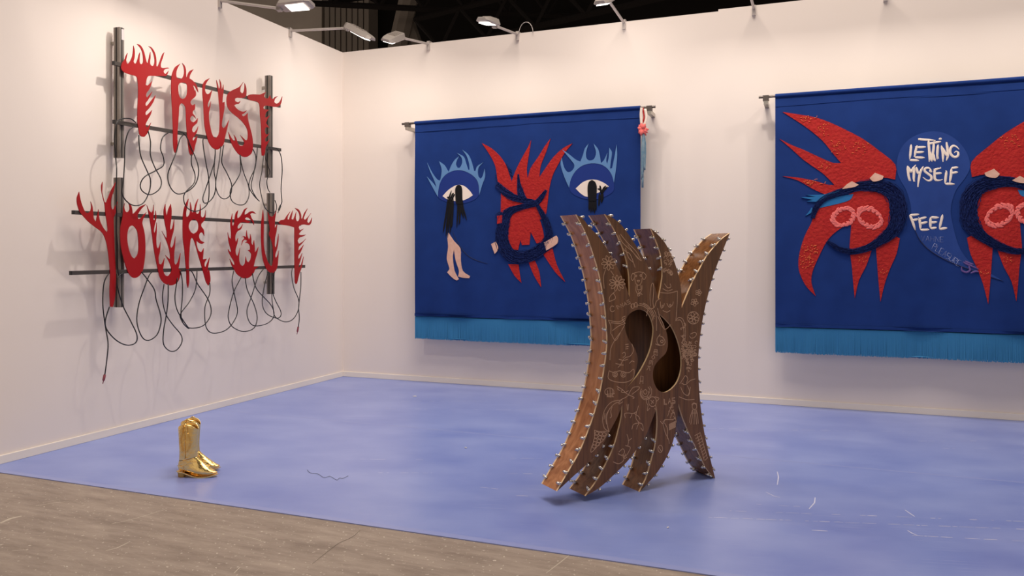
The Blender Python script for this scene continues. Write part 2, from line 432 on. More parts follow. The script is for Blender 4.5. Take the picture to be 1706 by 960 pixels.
back = [(-4.25, 'grey floodlight on an arm over the left end of back wall', 0.13, -0.42, 0.35, False),
        (-3.13, 'floodlight on back wall arm with a thin looped cable at its clamp', 0.12, -0.16, 0.1, True),
        (-1.91, 'grey floodlight on back wall arm cut by the top of the picture', 0.0, -0.42, 0.0, False),
        (-0.58, 'back wall floodlight whose arm alone shows above right banner', 0.05, -0.0, 0.0, False),
        (0.62, 'back wall floodlight first out of view on the right', 0.05, -0.0, 0.0, False),
        (1.85, 'back wall floodlight second out of view on the right', 0.05, -0.0, 0.0, False)]
for x, lab, dr, pit, ro, lp in back:
    arm_lamp((x, YB, HW), DY, 1, 0.68, lab, drop=dr, pitch=pit, roll=ro, loop=lp, lit=0.6 if pit < -0.4 else 1.3, beam=0.0 if pit < -0.4 else None)

# ------------------------------------------------------------------ flame lettering on the left wall
XS = XL + 0.145                          # plane of the letters
def sgn(px, py): p = on_x(px, py, XS); return (p.y, p.z)
def sg3(px, py, off=0.0): return on_x(px, py, XS+off)
LT = {}
A = lambda *a: a
LT['T'] = T(195,70,10.667,[(65,430),(85,370),(125,320),(150,250),(180,195),(165,270),(155,320),(165,375),(180,393),(205,375),(240,320),(268,240),(280,150),(285,66),(305,140),(308,230),(298,300),(285,345),(300,380),(325,385),(345,350),(365,290),(380,230),(402,185),(395,270),(392,340),(400,380),(420,395),(445,385),(458,340),(455,260),(440,180),(410,110),(345,35),(400,55),(445,110),(480,200),(500,290),(520,360),(540,380),(560,290),(570,230),(585,180),(587,270),(580,340),(582,390),(605,422),(635,425),(655,390),(662,330),(650,240),(620,160),(590,110),(550,75),(600,95),(650,160),(680,240),(692,340),(692,430),(715,435),(745,370),(780,270),(805,215),(832,185),(810,270),(785,340),(770,400),(772,450),(800,462),(850,460),(890,455),(925,468),(880,475),(840,490),(820,520),(830,555),(860,565),(885,540),(910,512),(890,570),(860,605),(780,605),(640,603),(555,605),(525,640),(510,700),(500,760),(530,775),(570,750),(618,690),(590,780),(560,850),(520,900)]) \
  + T(210,150,12,[(390,100),(395,130),(415,155),(450,110),(515,35),(480,110),(430,200),(385,260),(380,305),(405,322),(440,290),(500,210),(582,106),(545,220),(500,300),(440,380),(385,440),(380,490),(405,503),(450,465),(512,404),(480,500),(430,590),(385,680),(390,735),(430,745),(492,652),(455,760),(440,830),(400,890),(360,935),(320,935),(280,915),(255,870),(235,740),(220,650),(218,500),(225,300),(235,0)]) \
  + T(195,70,10.667,[(360,700),(345,630),(320,605),(260,590),(200,570),(130,545),(90,510),(68,470)])
LT['R'] = T(270,100,12,[(180,380),(190,300),(215,220),(260,140),(355,75),(315,140),(285,210),(275,290),(285,350),(320,375),(360,380),(400,360),(425,310),(437,240),(428,150),(395,62),(440,110),(468,190),(472,280),(475,340),(490,345),(510,280),(550,220),(622,186),(580,250),(550,310),(540,370),(590,400),(640,450),(680,500),(705,580),(717,648),(685,600),(650,530),(605,505),(630,560),(640,620),(655,600),(670,650),(668,710),(640,750),(590,790),(560,840),(575,890),(610,905),(650,880)]) \
  + T(270,180,12,[(650,20),(610,60),(600,110),(640,150),(670,215),(650,190),(610,150),(570,175),(555,220),(575,265),(620,285),(665,260),(706,206),(695,290),(650,340),(605,385),(590,440),(605,480),(640,485),(680,440),(718,366),(700,450),(670,520),(640,560),(605,610),(605,655),(630,645),(660,600),(698,555),(680,660),(650,760),(630,860),(600,950),(565,950),(535,880),(515,760),(500,600),(490,480),(475,300),(470,100),(465,20)]) \
  + T(270,100,12,[(455,930),(425,890),(380,865),(345,900),(330,950)]) \
  + T(270,180,12,[(330,20),(325,120),(315,300),(300,460),(300,640),(300,800),(290,880),(265,905),(240,880),(220,800),(212,650),(210,400),(200,150),(195,0)]) + T(270,100,12,[(190,900),(180,700),(175,550)])
H_R = T(270,100,12,[(400,452),(460,460),(492,500),(497,560),(495,660),(470,740),(410,780),(350,750),(325,680),(315,570),(320,500),(350,462)])
LT['U'] = T(325,125,7.385,[(88,160),(95,110),(125,65),(178,40),(145,80),(122,130),(118,190),(135,230),(160,235),(185,215),(208,183),(192,240),(180,290),(165,320),(148,370),(155,402),(172,385),(190,325),(182,390),(165,470),(168,560),(185,650),(205,730),(235,772),(265,765),(290,720),(298,640),(302,540),(300,440),(290,330),(280,220),(268,150),(257,62),(275,110),(287,165),(297,168),(305,130),(295,52),(315,100),(322,160),(328,190),(344,118),(346,200),(335,280),(332,340),(358,330),(355,420),(340,500),(328,570),(325,630),(345,658),(375,630),(412,556),(395,640),(375,720),(358,790),(345,850),(310,895),(270,918),(240,915),(200,885),(165,830),(140,750),(115,640),(105,500),(98,350),(88,240)])
LT['S'] = T(370,130,7.111,[(250,48),(200,105),(130,140),(75,175),(52,230),(52,310),(75,370),(120,420),(190,475),(240,525),(280,580),(300,640),(300,720),(280,742),(255,720),(210,676),(250,740),(262,775),(245,800),(205,800),(180,770),(165,720),(136,672),(155,740),(140,755),(100,700),(70,640),(90,730),(120,800),(160,865),(200,910),(260,938),(310,925),(350,880),(362,790),(352,690),(325,580),(305,500),(298,450),(300,415),(275,440),(245,455),(228,435),(262,415),(288,385),(245,400),(200,385),(165,360),(140,325),(165,310),(195,305),(214,272),(185,288),(150,275),(148,245),(175,235),(230,238),(275,220),(285,170),(280,110),(264,62),(262,120),(250,170),(230,183),(210,160),(215,110)])
LT['T2'] = T(405,145,8,[(55,130),(75,105),(130,97),(220,100),(260,85),(300,66),(280,100),(275,130),(295,150),(330,150),(356,110),(365,150),(395,160),(420,135),(460,121),(420,160),(410,200),(430,220),(465,215),(495,180),(518,126),(510,190),(490,240),(450,265),(400,265),(330,250),(285,250),(265,270),(270,295),(300,300),(347,304),(310,330),(290,370),(290,405),(320,400),(357,372),(320,430),(300,480),(320,510),(346,548),(310,535),(285,560),(285,610),(310,635),(347,618),(315,660),(285,690),(290,725),(320,725),(352,698),(320,760),(295,810),(285,880),(275,915),(245,915),(240,850),(240,700),(235,500),(220,350),(215,240),(180,195),(100,180),(60,155)])
LT['Y'] = T(120,295,9.6,[(108,236),(125,340),(155,450),(205,560),(250,575),(285,550),(300,480),(291,392),(320,470),(330,560),(340,660),(375,720),(395,620),(418,516),(425,620),(440,700),(480,790),(520,850),(550,885),(565,850),(550,720),(530,600),(515,440),(490,340),(465,220),(462,140),(482,78),(480,170),(478,250),(503,360),(515,400),(540,408),(575,320),(620,210),(660,140),(692,82),(660,220),(625,330),(615,430),(625,500),(650,525),(680,470),(722,392),(705,500),(690,580),(660,650),(660,800)]) \
  + T(170,330,6.857,[(135,460),(140,600),(150,800)]) + T(100,280,3.84,[(355,700),(350,820),(335,890),(318,888),(315,780),(318,680),(308,560),(295,480)]) \
  + T(120,295,9.6,[(500,930),(455,870),(360,800),(250,710),(150,600),(110,540),(75,430),(70,340),(85,290)])
LT['O'] = T(170,330,6.857,[(205,350),(225,250),(235,180),(240,110),(256,58),(250,110),(265,155),(290,160),(310,130),(305,80),(283,33),(325,80),(340,130),(345,185),(375,160),(430,100),(502,69),(440,130),(400,200),(410,240),(440,230),(465,200),(503,162),(465,240),(455,290),(475,370),(488,470),(490,600),(480,720),(460,830),(420,890),(370,915),(325,895),(290,840),(255,740),(220,600),(205,480)])
H_O = T(170,330,6.857,[(340,315),(375,340),(400,390),(410,480),(412,580),(400,650),(365,693),(335,670),(305,600),(285,500),(285,400),(305,335)])
LT['U2'] = T(240,335,6.62,[(27,46),(55,110),(80,130),(95,100),(100,42),(103,130),(98,200),(115,215),(126,106),(131,190),(115,260),(103,330),(112,358),(125,320),(136,236),(136,330),(130,420),(135,500),(150,530),(165,500),(179,450),(170,560),(155,620),(160,690),(185,703),(205,670),(221,630),(210,720),(205,760),(225,815),(260,828),(285,800),(300,760),(280,690),(255,640),(230,597),(270,635),(285,640),(280,570),(260,490),(230,410),(193,332),(230,395),(248,410),(245,340),(235,290),(225,240),(213,150),(215,90),(231,32),(235,110),(248,170),(262,100),(291,32),(300,110),(295,200),(283,290),(290,325),(310,290),(329,200),(325,310),(300,410),(285,490),(295,520),(320,490),(343,390),(336,500),(328,580),(330,680),(345,708),(370,670),(397,575),(386,690),(375,750),(404,766),(395,820),(370,890),(320,925),(270,930),(210,900),(170,840),(145,740),(120,620),(100,500),(85,380),(65,240),(45,130)])
LT['R2'] = T(295,330,6.4,[(58,220),(65,140),(85,70),(119,8),(105,90),(92,160),(95,205),(120,190),(135,150),(137,42),(150,100),(152,150),(165,158),(180,120),(195,60),(223,8),(205,70),(195,130),(205,172),(230,160),(240,120),(242,62),(250,130),(250,190),(265,210),(290,190),(301,131),(298,210),(275,255),(255,275),(255,305),(280,340),(286,403),(265,370),(240,375),(230,410),(245,450),(288,474),(260,490),(225,475),(205,450),(205,500),(225,560),(255,580),(281,536),(275,600),(272,655),(314,648),(290,690),(290,725),(300,740),(320,690),(343,635),(330,720),(318,790),(338,765),(350,840),(350,890),(330,935),(305,895),(280,810),(255,720),(225,620),(195,510),(175,450),(155,420),(140,445),(130,540),(122,680),(125,800),(125,900),(112,960),(98,900),(95,800),(85,680),(75,560),(58,420)])
H_R2 = T(295,330,6.4,[(185,230),(215,255),(225,300),(215,350),(175,380),(140,360),(120,310),(130,260),(155,235)])
LT['G'] = T(375,340,7.385,[(30,350),(45,410),(70,430),(70,350),(62,260),(68,190),(86,116),(82,200),(85,260),(95,272),(108,240),(115,170),(130,110),(157,77),(145,140),(150,180),(185,150),(215,100),(235,65),(272,46),(240,90),(235,130),(260,125),(300,95),(340,90),(378,124),(330,110),(305,125),(320,170),(345,210),(351,260),(325,210),(290,175),(255,165),(240,185),(265,200),(310,215),(280,235),(240,225),(195,225),(165,250),(148,280),(155,305),(185,290),(215,247),(190,310),(150,335),(125,380),(120,430),(130,470),(157,416),(145,490),(125,560),(130,620),(150,642),(165,600),(179,541),(170,620),(168,690),(185,745),(215,760),(240,730),(250,645),(262,700),(285,718),(310,680),(318,620),(300,590),(277,569),(305,560),(300,510),(270,480),(242,480),(270,455),(240,440),(215,460),(199,508),(210,450),(235,425),(225,405),(198,411),(230,395),(255,415),(255,370),(262,321),(270,390),(290,440),(305,410),(305,366),(318,420),(320,480),(335,510),(352,446),(360,520),(362,600),(385,570),(407,526),(390,610),(365,690),(345,775),(414,769),(370,800),(340,860),(290,905),(240,918),(190,900),(140,860),(105,800),(75,750),(53,675),(85,730),(112,760),(110,720),(70,650),(40,590),(33,556),(60,595),(72,580),(55,520),(38,450)])
LT['U3'] = T(425,340,8,[(100,76),(110,170),(112,300),(110,420),(112,560),(135,680),(165,770),(205,825),(228,812),(240,720),(235,600),(215,490),(182,410),(195,345),(180,240),(164,106),(185,150),(220,170),(245,155),(278,96),(260,220),(258,330),(292,265),(280,370),(262,450),(258,560),(275,580),(295,480),(309,396),(305,500),(290,590),(265,670),(265,710),(280,715),(300,670),(311,620),(305,720),(295,820),(270,890),(230,920),(190,910),(150,870),(115,790),(90,680),(80,560),(75,400),(78,260),(90,160)])
LT['T3'] = T(455,340,6.857,[(60,210),(85,185),(125,178),(150,140),(192,87),(165,140),(160,175),(180,178),(195,130),(223,72),(212,130),(205,170),(225,182),(240,150),(261,91),(255,160),(265,195),(285,195),(300,160),(290,100),(244,46),(290,65),(315,120),(318,165),(332,165),(350,110),(390,52),(365,110),(345,165),(360,180),(385,160),(431,105),(400,150),(385,200),(400,220),(420,200),(441,156),(432,215),(405,243),(350,235),(300,245),(287,270),(300,300),(348,282),(310,315),(290,345),(310,355),(374,350),(330,375),(295,385),(275,420),(290,455),(330,435),(373,396),(320,460),(290,490),(285,535),(310,510),(347,466),(310,550),(285,590),(285,630),(305,610),(329,561),(310,640),(290,700),(285,735),(310,710),(346,600),(325,720),(295,800),(270,905),(255,915),(245,890),(242,700),(240,450),(240,270),(180,250),(110,240),(70,228)])
HOLES = {'R': H_R, 'O': H_O, 'R2': H_R2}
WORDS = {'T': 'first letter T of TRUST', 'R': 'letter R of TRUST', 'U': 'letter U of TRUST', 'S': 'letter S of TRUST', 'T2': 'last letter T of TRUST',
         'Y': 'letter Y of YOUR', 'O': 'letter O of YOUR', 'U2': 'letter U of YOUR', 'R2': 'letter R of YOUR',
         'G': 'letter G of GUT', 'U3': 'letter U of GUT', 'T3': 'letter T of GUT'}
def letter_sheet(key, parent):
    loops = [outline([sgn(*p) for p in LT[key]], 3)]
    if key in HOLES: loops.append(outline([sgn(*p) for p in HOLES[key]], 3))
    slab('letter', loops, 0.0, 0.006, lambda u, v, w: Vector((XS + w, u, v)), 'red_paint', parent, label='red flame-shaped ' + WORDS[key])

XP0, XP1 = XL, XL + 0.062*2                # posts stand on the wall; rear channel and front channel
def post(parent, pxl, ytop, ybot, sticker=False):
    """two strut channels back to back, px = left (near) edge, at the wall side"""
    p = on_x(pxl, ytop, XL + 0.058); y0 = p.y; zt = p.z
    zb = on_x(pxl, ybot, XL + 0.058).z
    q = MB(); W = 0.046
    X0, X1 = XL + 0.052, XL + 0.118
    q.box((X0, y0, zb), (X1, y0+W, zt), 0)
    o = q.build('post', ['strut_metal', 'strut_slot'], parent)
    q = MB(); q.box((X0+0.024, y0-0.0025, zb), (X0+0.038, y0-0.0003, zt), 0); q.build('slot', 'strut_slot', o)
    q = MB(); q.box((X1+0.0002, y0+0.016, zb), (X1+0.0022, y0+0.028, zt), 0); q.build('slot', 'strut_slot', o)
    for z in (zb+0.12, zt-0.12):
        q = MB(); q.box((XL, y0+0.018, z-0.012), (X0, y0+W-0.004, z+0.012)); q.build('wall_mount', 'zinc', o)
    if sticker:
        q = MB(); q.box((X1+0.0003, y0+0.018, zt-0.10), (X1+0.003, y0+W-0.002, zt-0.012)); q.build('sticker', 'sticker', o)
    return y0, W
def hbar(parent, pl, pr):
    a = on_x(*pl, XL+0.131); b = on_x(*pr, XL+0.131)
    d = (b-a).normalized(); u = DX.cross(d).normalized()
    q = MB(); q.obox((a+b)/2, d*((b-a).length/2), DX*0.0125, u*0.0155); o = q.build('rail', 'bar_metal', parent)
    q = MB(); q.obox(a - d*0.002, d*0.003, DX*0.0125, u*0.0157); q.build('end_cap', 'cable_black', o)
s1 = thing('letter_sign', on_x(320, 255, XL), 'red flame letter sign reading TRUST on upper dark metal rails', 'sign')
post(s1, 190, 46, 263, True); post(s1, 442, 126, 296)
hbar(s1, (189, 105), (466, 177)); hbar(s1, (190, 203), (467, 250))
for k in ('T', 'R', 'U', 'S', 'T2'): letter_sheet(k, s1)
s2 = thing('letter_sign', on_x(320, 490, XL), 'red flame letter sign reading YOUR GUT on lower dark metal rails', 'sign')
post(s2, 190, 296, 512); post(s2, 445, 322, 490)
hbar(s2, (122, 354), (500, 374)); hbar(s2, (118, 455), (507, 444))
for k in ('Y', 'O', 'U2', 'R2', 'G', 'U3', 'T3'): letter_sheet(k, s2)

def cable_run(parent, org, pts, off=0.004, seed=0):
    P = T(*org, pts); n = len(P); w3 = []
    rnd = random.Random(seed)
    ph = rnd.random()*6
    for i, p in enumerate(P):
        e = math.sin(math.pi*i/(n-1))
        w3.append(on_x(p[0], p[1], XL + 0.158 + 0.035*e*abs(math.sin(i*0.9+ph))))
    m = MB(); m.tube(spline(w3, 5), 0.0048, 6); return m.build('cable_loop', 'cable_black', parent, smooth=True), w3
def plug(parent, a, b, m_):
    d = b-a; q = MB()
    q.tube([a, a+d*0.06, a+d*0.1, a+d*0.62, a+d*0.66, a+d*0.72, b-d*0.06, b], [0.005, 0.006, 0.010, 0.010, 0.007, 0.0035, 0.0035, 0.001], 8); q.build('plug', m_, parent, smooth=True)
UP = (170, 180, 5.331)
up_runs = [
 [(300,130),(250,95),(165,100),(125,150),(110,300),(125,480),(130,560),(125,800),(130,960),(128,1100),(140,1250),(138,1400),(150,1500)],
 [(300,155),(240,200),(205,320),(200,480),(190,640),(178,760),(230,840),(300,868),(370,840),(420,740),(430,640),(400,560),(345,430),(328,300),(328,240)],
 [(410,205),(430,300),(430,420),(470,530),(525,640),(510,720),(430,770),(360,740),(340,680),(380,610),(480,555),(545,510),(545,440),(520,360),(540,260),(610,208)],
 [(680,205),(740,240),(790,350),(850,500),(855,600),(820,690),(740,750),(660,760),(600,690),(585,590),(620,490),(660,390),(690,280),(730,230)],
 [(795,410),(795,500),(825,590),(815,670),(740,750),(725,810),(750,880),(820,918),(900,890),(945,820),(948,640),(925,500),(905,380),(895,290),(910,260)],
 [(1005,365),(1000,470),(960,600),(920,720),(895,800),(910,845),(960,825),(1000,760),(1010,650),(995,560),(1005,400)],
 [(1055,340),(1040,480),(1015,620),(1010,700),(1040,780),(1090,808),(1140,770),(1150,680),(1110,580),(1065,490),(1070,400),(1080,330)],
 [(1225,415),(1230,560),(1190,650),(1140,730),(1150,820),(1210,860),(1270,850),(1305,780),(1300,690),(1260,580),(1235,480),(1228,415)],
 [(1340,365),(1365,430),(1360,530),(1320,620),(1305,700),(1350,780),(1398,828),(1365,790),(1325,700),(1345,590),(1370,460),(1380,345)],
 [(1435,425),(1420,560),(1400,680),(1420,800),(1450,890),(1500,930),(1540,920),(1550,870),(1535,820)],
 [(1475,375),(1450,430),(1475,520),(1490,570),(1465,640),(1470,710),(1490,750)],
 [(1480,350),(1550,360),(1590,430),(1600,560),(1590,720),(1598,830),(1585,865)]]
c1 = thing('audio_cable', on_x(320, 300, XL+0.15), 'thin black cable looping below the TRUST rails, black plug', 'cable')
for i, r in enumerate(up_runs): cable_run(c1, UP, r, seed=i)
plug(c1, on_x(*T(*UP, [(1587,862)])[0], XL+0.152), on_x(*T(*UP, [(1560,935)])[0], XL+0.152), 'cable_black')
LO = (140, 440, 4.489)
lo_runs = [
 [(185,70),(150,140),(140,280),(150,400),(165,500),(180,600),(170,720),(156,825)],
 [(190,320),(160,420),(170,490),(240,570),(320,607),(385,590),(395,530),(350,430),(290,310),(250,170),(255,100),(300,60)],
 [(430,60),(470,110),(525,190),(540,270),(570,370),(575,440),(545,530),(480,572),(430,540),(395,430),(410,300),(450,180),(490,80),(520,55)],
 [(598,150),(587,260),(610,370),(660,450),(725,530),(730,590),(690,645),(640,650),(595,600),(595,500),(612,400),(628,280),(630,150)],
 [(700,105),(680,240),(695,340),(740,420),(785,485),(740,440),(725,370),(735,250),(735,130),(720,50)],
 [(845,50),(835,180),(790,280),(730,360),(720,400),(760,465),(820,480),(900,455),(950,370),(930,270),(850,150),(800,50),(730,48)],
 [(940,140),(940,220),(905,320),(905,430),(925,495),(975,518),(1060,495),(1120,430),(1148,350),(1125,230),(1107,130),(1120,50)],
 [(1175,100),(1120,210),(1085,340),(1080,410),(1110,470),(1190,505),(1270,480),(1295,400),(1270,300),(1220,190),(1205,100)],
 [(1340,40),(1300,100),(1250,250),(1218,350),(1235,430),(1280,463),(1370,445),(1420,390),(1400,310),(1300,200),(1270,130),(1260,70)],
 [(1375,60),(1340,210),(1335,310),(1370,375),(1440,405),(1470,390),(1470,350),(1430,270),(1410,200),(1405,60)],
 [(1425,60),(1405,230),(1415,330),(1430,395),(1500,432),(1560,415),(1600,350),(1605,270),(1570,180),(1552,80),(1560,25)],
 [(1622,60),(1620,180),(1605,320),(1610,400),(1603,470)]]
c2 = thing('audio_cable', on_x(320, 540, XL+0.15), 'thin black cable looping below the YOUR GUT rails, reddish plugs', 'cable')
for i, r in enumerate(lo_runs): cable_run(c2, LO, r, seed=40+i)
plug(c2, on_x(*T(*LO, [(156,822)])[0], XL+0.152), on_x(*T(*LO, [(140,898)])[0], XL+0.152), 'plug_body')
plug(c2, on_x(*T(*LO, [(1603,465)])[0], XL+0.152), on_x(*T(*LO, [(1592,528)])[0], XL+0.152), 'plug_body')

# ------------------------------------------------------------------ embroidered banners on the back wall
YT = YB - 0.20
def tp(px, py): p = on_y(px, py, YT); return (p.x, p.z)
class Banner:
    def __init__(s, x0, x1, zt, zm, zb, label, seed):
        s.x0, s.x1, s.zt, s.zm, s.zb, s.seed = x0, x1, zt, zm, zb, seed
        s.t = thing('embroidered_banner', ((x0+x1)/2, YT, zb), label, 'banner')
        s.axis = None
        nx, nz = 130, 80
        vs, fs = [], []
        for side in (0, 1):
            for j in range(nz+1):
                for i in range(nx+1):
                    x = x0+(x1-x0)*i/nx; z = zt+(zm-zt)*j/nz; vs.append(Vector((x, s.wave(x, z)+side*0.003, z)))
        N = (nx+1)*(nz+1)
        for j in range(nz):
            for i in range(nx):
                a = j*(nx+1)+i; q = (a, a+nx+1, a+nx+2, a+1)
                fs.append(q); fs.append(tuple(N+k for k in reversed(q)))
        s.cloth = mk('cloth', vs, fs, 'cloth_blue', s.t, smooth=True)
        # rod sleeve at the top
        q = MB()
        ring = []
        for k in range(13):
            a = -math.pi/2 + math.pi*k/12*1.0
            ring.append((0.022*math.cos(a), 0.022*math.sin(a)))
        vs, fs = [], []; m_ = 60
        for i in range(m_+1):
            x = x0+(x1-x0)*i/m_
            for k in range(16):
                a = 2*math.pi*k/16
                vs.append(Vector((x, s.wave(x, zt)-0.002+0.020*math.cos(a), zt+0.012+0.020*math.sin(a))))
        for i in range(m_):
            for k in range(16): fs.append((i*16+k, (i+1)*16+k, (i+1)*16+(k+1) % 16, i*16+(k+1) % 16))
        mk('rod_sleeve', vs, fs, 'cloth_blue', s.t, smooth=True)
        zh = zt-0.095
        slab('hem', [[(x0, zt+0.005), (x1, zt+0.005), (x1, zh), (x0, zh)]], 0.0, 0.004, s.fn, 'cloth_blue', s.t, grid=0.03, smooth=False)
        # fringe: a heading tape and thousands of hanging threads
        slab('bottom_hem', [[(x0, zm+0.03), (x1, zm+0.03), (x1, zm-0.004), (x0, zm-0.004)]], 0.0, 0.010, s.fn, 'cloth_blue', s.t, grid=0.012)
        rnd = random.Random(seed); vs, fs = [], []
        nn = int((x1-x0)/0.0030)
        for i in range(nn):
            x = x0+(x1-x0)*(i+0.5)/nn + rnd.uniform(-.001, .001); dx = rnd.uniform(-.0025, .0025); L = zm-0.01-zb-rnd.uniform(0, .012)
            yo = rnd.uniform(-.003, .003); wd = 0.0026
            b = len(vs)
            for k in range(4):
                f = k/3; z = zm-0.01-L*f; y = s.wave(x, z)-0.003+yo*f; xx = x+dx*f
                vs += [Vector((xx-wd, y+0.0012, z)), Vector((xx, y-0.0014, z)), Vector((xx+wd, y+0.0012, z))]
            for k in range(3):
                for j in range(2): fs.append((b+k*3+j, b+(k+1)*3+j, b+(k+1)*3+j+1, b+k*3+j+1))
                fs.append((b+k*3+2, b+(k+1)*3+2, b+(k+1)*3, b+k*3))
        slab('fringe_lining', [[(x0, zm), (x1, zm), (x1, zb+0.016), (x0, zb+0.016)]], -0.011, -0.008, s.fn, 'fringe_blue', s.t, grid=0.025)
        fo = mk('fringe', vs, fs, 'fringe_blue', s.t); fo['kind'] = 'stuff'
    def wave(s, x, z):
        f = max(0.0, min(1.0, (s.zt-z)/2.0))
        a = 0.004+0.016*f
        n1 = noise.noise(Vector((x*2.1+s.seed*7.3+z*0.35, z*0.45, s.seed)))
        n2 = noise.noise(Vector((x*5.5-z*0.8+s.seed, z*0.9, s.seed+9.1)))
        return YT - a*n1*2.3 - a*0.7*n2*min(1, f*3+0.1)
    def fn(s, u, v, w): return Vector((u, s.wave(u, v)-w, v))
    def mir(s, loop): return loop if s.axis is None else [(2*s.axis-u, v) for u, v in loop]
    def patch(s, name, px, m, layer=1, mirror=False, th=0.004, grid=0.03, smooth=True, sub=3, holes=None):
        lp = [tp(*p) for p in px]
        if mirror: lp = s.mir(lp)
        lp = outline(lp, sub) if smooth else [Vector(p) for p in lp]
        slab(name, [lp], 0.0, 0.0015+th*0.6*layer, s.fn, m, s.t, grid=grid)
    def strokes(s, name, lines, m, wd=0.004, layer=2, mirror=False, org=None, sub=4, taper=True):
        q = MB()
        for ln in lines:
            ln2 = T(*org, ln) if org else ln
            pts = [tp(*p) for p in ln2]
            if mirror: pts = s.mir(pts)
            sp = spline(pts, sub) if sub > 1 and len(pts) > 2 else [Vector(p) for p in pts]
            n = len(sp); vs = []
            for i in range(n):
                t = sp[min(i+1, n-1)]-sp[max(i-1, 0)]; t = Vector((t[0], t[1])); t = t.normalized() if t.length > 0 else Vector((1, 0))
                f = i/(n-1); k = wd*min(1.0, 0.30+3.2*f, 0.25+2.6*(1-f)) if taper else wd
                nn = Vector((-t.y, t.x))*k; p = Vector((sp[i][0], sp[i][1])); lo = 0.0018*layer; hi = lo+0.0022
                vs += [s.fn(p.x+nn.x, p.y+nn.y, lo), s.fn(p.x+nn.x*.75, p.y+nn.y*.75, hi), s.fn(p.x-nn.x*.75, p.y-nn.y*.75, hi), s.fn(p.x-nn.x, p.y-nn.y, lo)]
            q.add(vs, [(i*4+j, i*4+j+1, i*4+j+5, i*4+j+4) for i in range(n-1) for j in range(3)])
        o = q.build(name, m, s.t, smooth=True)
        if name == 'orange_stitching': o['kind'] = 'stuff'
    def yarn_band(s, name, cl, m, layer=3, mirror=False, n=9, seed=1, org=None):
        """bundle of yarns: centre line with half widths (x, y, halfwidth) in zoom pixels"""
        ox, oy, sc = org
        C = []
        for x, y, h in cl:
            u, v = tp(ox+x/sc, oy+y/sc); u2, v2 = tp(ox+(x+h)/sc, oy+y/sc); C.append((u, v, abs(u2-u)))
        if mirror: C = [(2*s.axis-u, v, h) for u, v, h in C]
        S = spline(C, 6); k = len(S); rnd = random.Random(seed); q = MB()
        nor = []
        for i in range(k):
            t = (S[min(i+1, k-1)]-S[max(i-1, 0)]); t2 = Vector((t.x, t.y)); t2 = t2.normalized() if t2.length > 0 else Vector((1, 0)); nor.append(Vector((-t2.y, t2.x)))
        # felt base under the yarns
        base = [Vector((S[i].x, S[i].y))+nor[i]*S[i].z*0.9 for i in range(k)] + [Vector((S[i].x, S[i].y))-nor[i]*S[i].z*0.9 for i in reversed(range(k))]
        slab(name+'_base', [base], 0.0, 0.0025*layer, s.fn, m, s.t, grid=0.035)
        n = int(n*1.9)
        for j in range(n):
            f = -1+2*(j+0.5)/n; ph = rnd.random()*6; fr = rnd.uniform(0.25, 0.5); pts = []
            for i in range(k):
                o = f+0.13*math.sin(i*fr+ph)+0.05*math.sin(i*1.9+ph*3)
                p = Vector((S[i].x, S[i].y))+nor[i]*(o*S[i].z)
                pts.append(s.fn(p.x, p.y, 0.003*layer+0.003+0.003*math.sin(i*fr*1.3+ph)))
            rr = [max(0.0015, S[i].z/n*(0.9+0.35*math.sin(i*2.3+ph*5))) for i in range(k)]
            q.tube(pts, rr, 4)
        q.build(name, m, s.t, smooth=True)

def circ(cx, cy, rx, ry, a0=0, a1=6.2832, n=12): return [(cx+rx*math.cos(a0+(a1-a0)*k/n), cy+ry*math.sin(a0+(a1-a0)*k/n)) for k in range(n+1)]
def scribble(x0, y0, x1, y1, n, seed, jag=0.5):
    """short hand-stitched strokes inside a box"""
    r = random.Random(seed); out = []
    for i in range(n):
        x = r.uniform(x0, x1); y = r.uniform(y0, y1); a = r.uniform(0, 6.28); L = (x1-x0)*r.uniform(.08, .2)
        out.append([(x, y), (x+L*math.cos(a)*.5+r.uniform(-1, 1), y+L*math.sin(a)*.5), (x+L*math.cos(a), y+L*math.sin(a)*jag)])
    return out

# banner with two eyes
l0 = tp(691.5, 205); r0 = tp(1067, 178)
b1 = Banner(l0[0], r0[0], l0[1]-0.012, tp(692, 526)[1], tp(692, 565)[1], 'royal blue fringed banner with two weeping eyes around a red hand', 3.0)
ZA = (660,160,5.333); ZB = (790,220,3.5556); ZC = (920,160,4.574); ZD = (660,330,3.5556)
b1.patch('eyelid', T(*ZA,[(375,900),(378,830),(400,752),(450,693),(520,663),(590,663),(660,692),(713,742),(733,800),(735,880),(690,925),(600,955),(500,955),(420,930)]), 'cloth_lid', 1)
b1.patch('eyelash', T(*ZA,[(372,897),(318,797),(276,718),(330,775),(360,817),(345,762),(300,662),(276,593),(320,680),(365,742),(392,752),(400,715),(405,650),(382,581),(430,615),(455,655),(468,676),(490,620),(520,570),(560,535),(540,575),(533,610),(545,638),(568,636),(588,590),(580,545),(541,506),(600,540),(622,600),(640,655),(652,655),(648,600),(625,530),(588,478),(640,520),(672,590),(692,666),(704,668),(720,625),(778,588),(738,628),(726,670),(732,715),(750,736),(768,715),(787,648),(790,720),(765,790),(739,880),(735,800),(715,742),(660,692),(590,663),(520,663),(450,693),(400,752),(377,830)]), 'cloth_sky', 2)
b1.patch('eye_white', T(*ZA,[(414,890),(470,832),(540,792),(600,797),(650,838),(682,882),(640,910),(580,933),(500,932),(450,915)]), 'cloth_white', 2)
b1.patch('pupil', T(*ZA,[(528,830),(540,800),(560,790),(580,800),(590,830),(592,900),(596,960),(535,960),(530,900)]), 'cloth_black', 4)
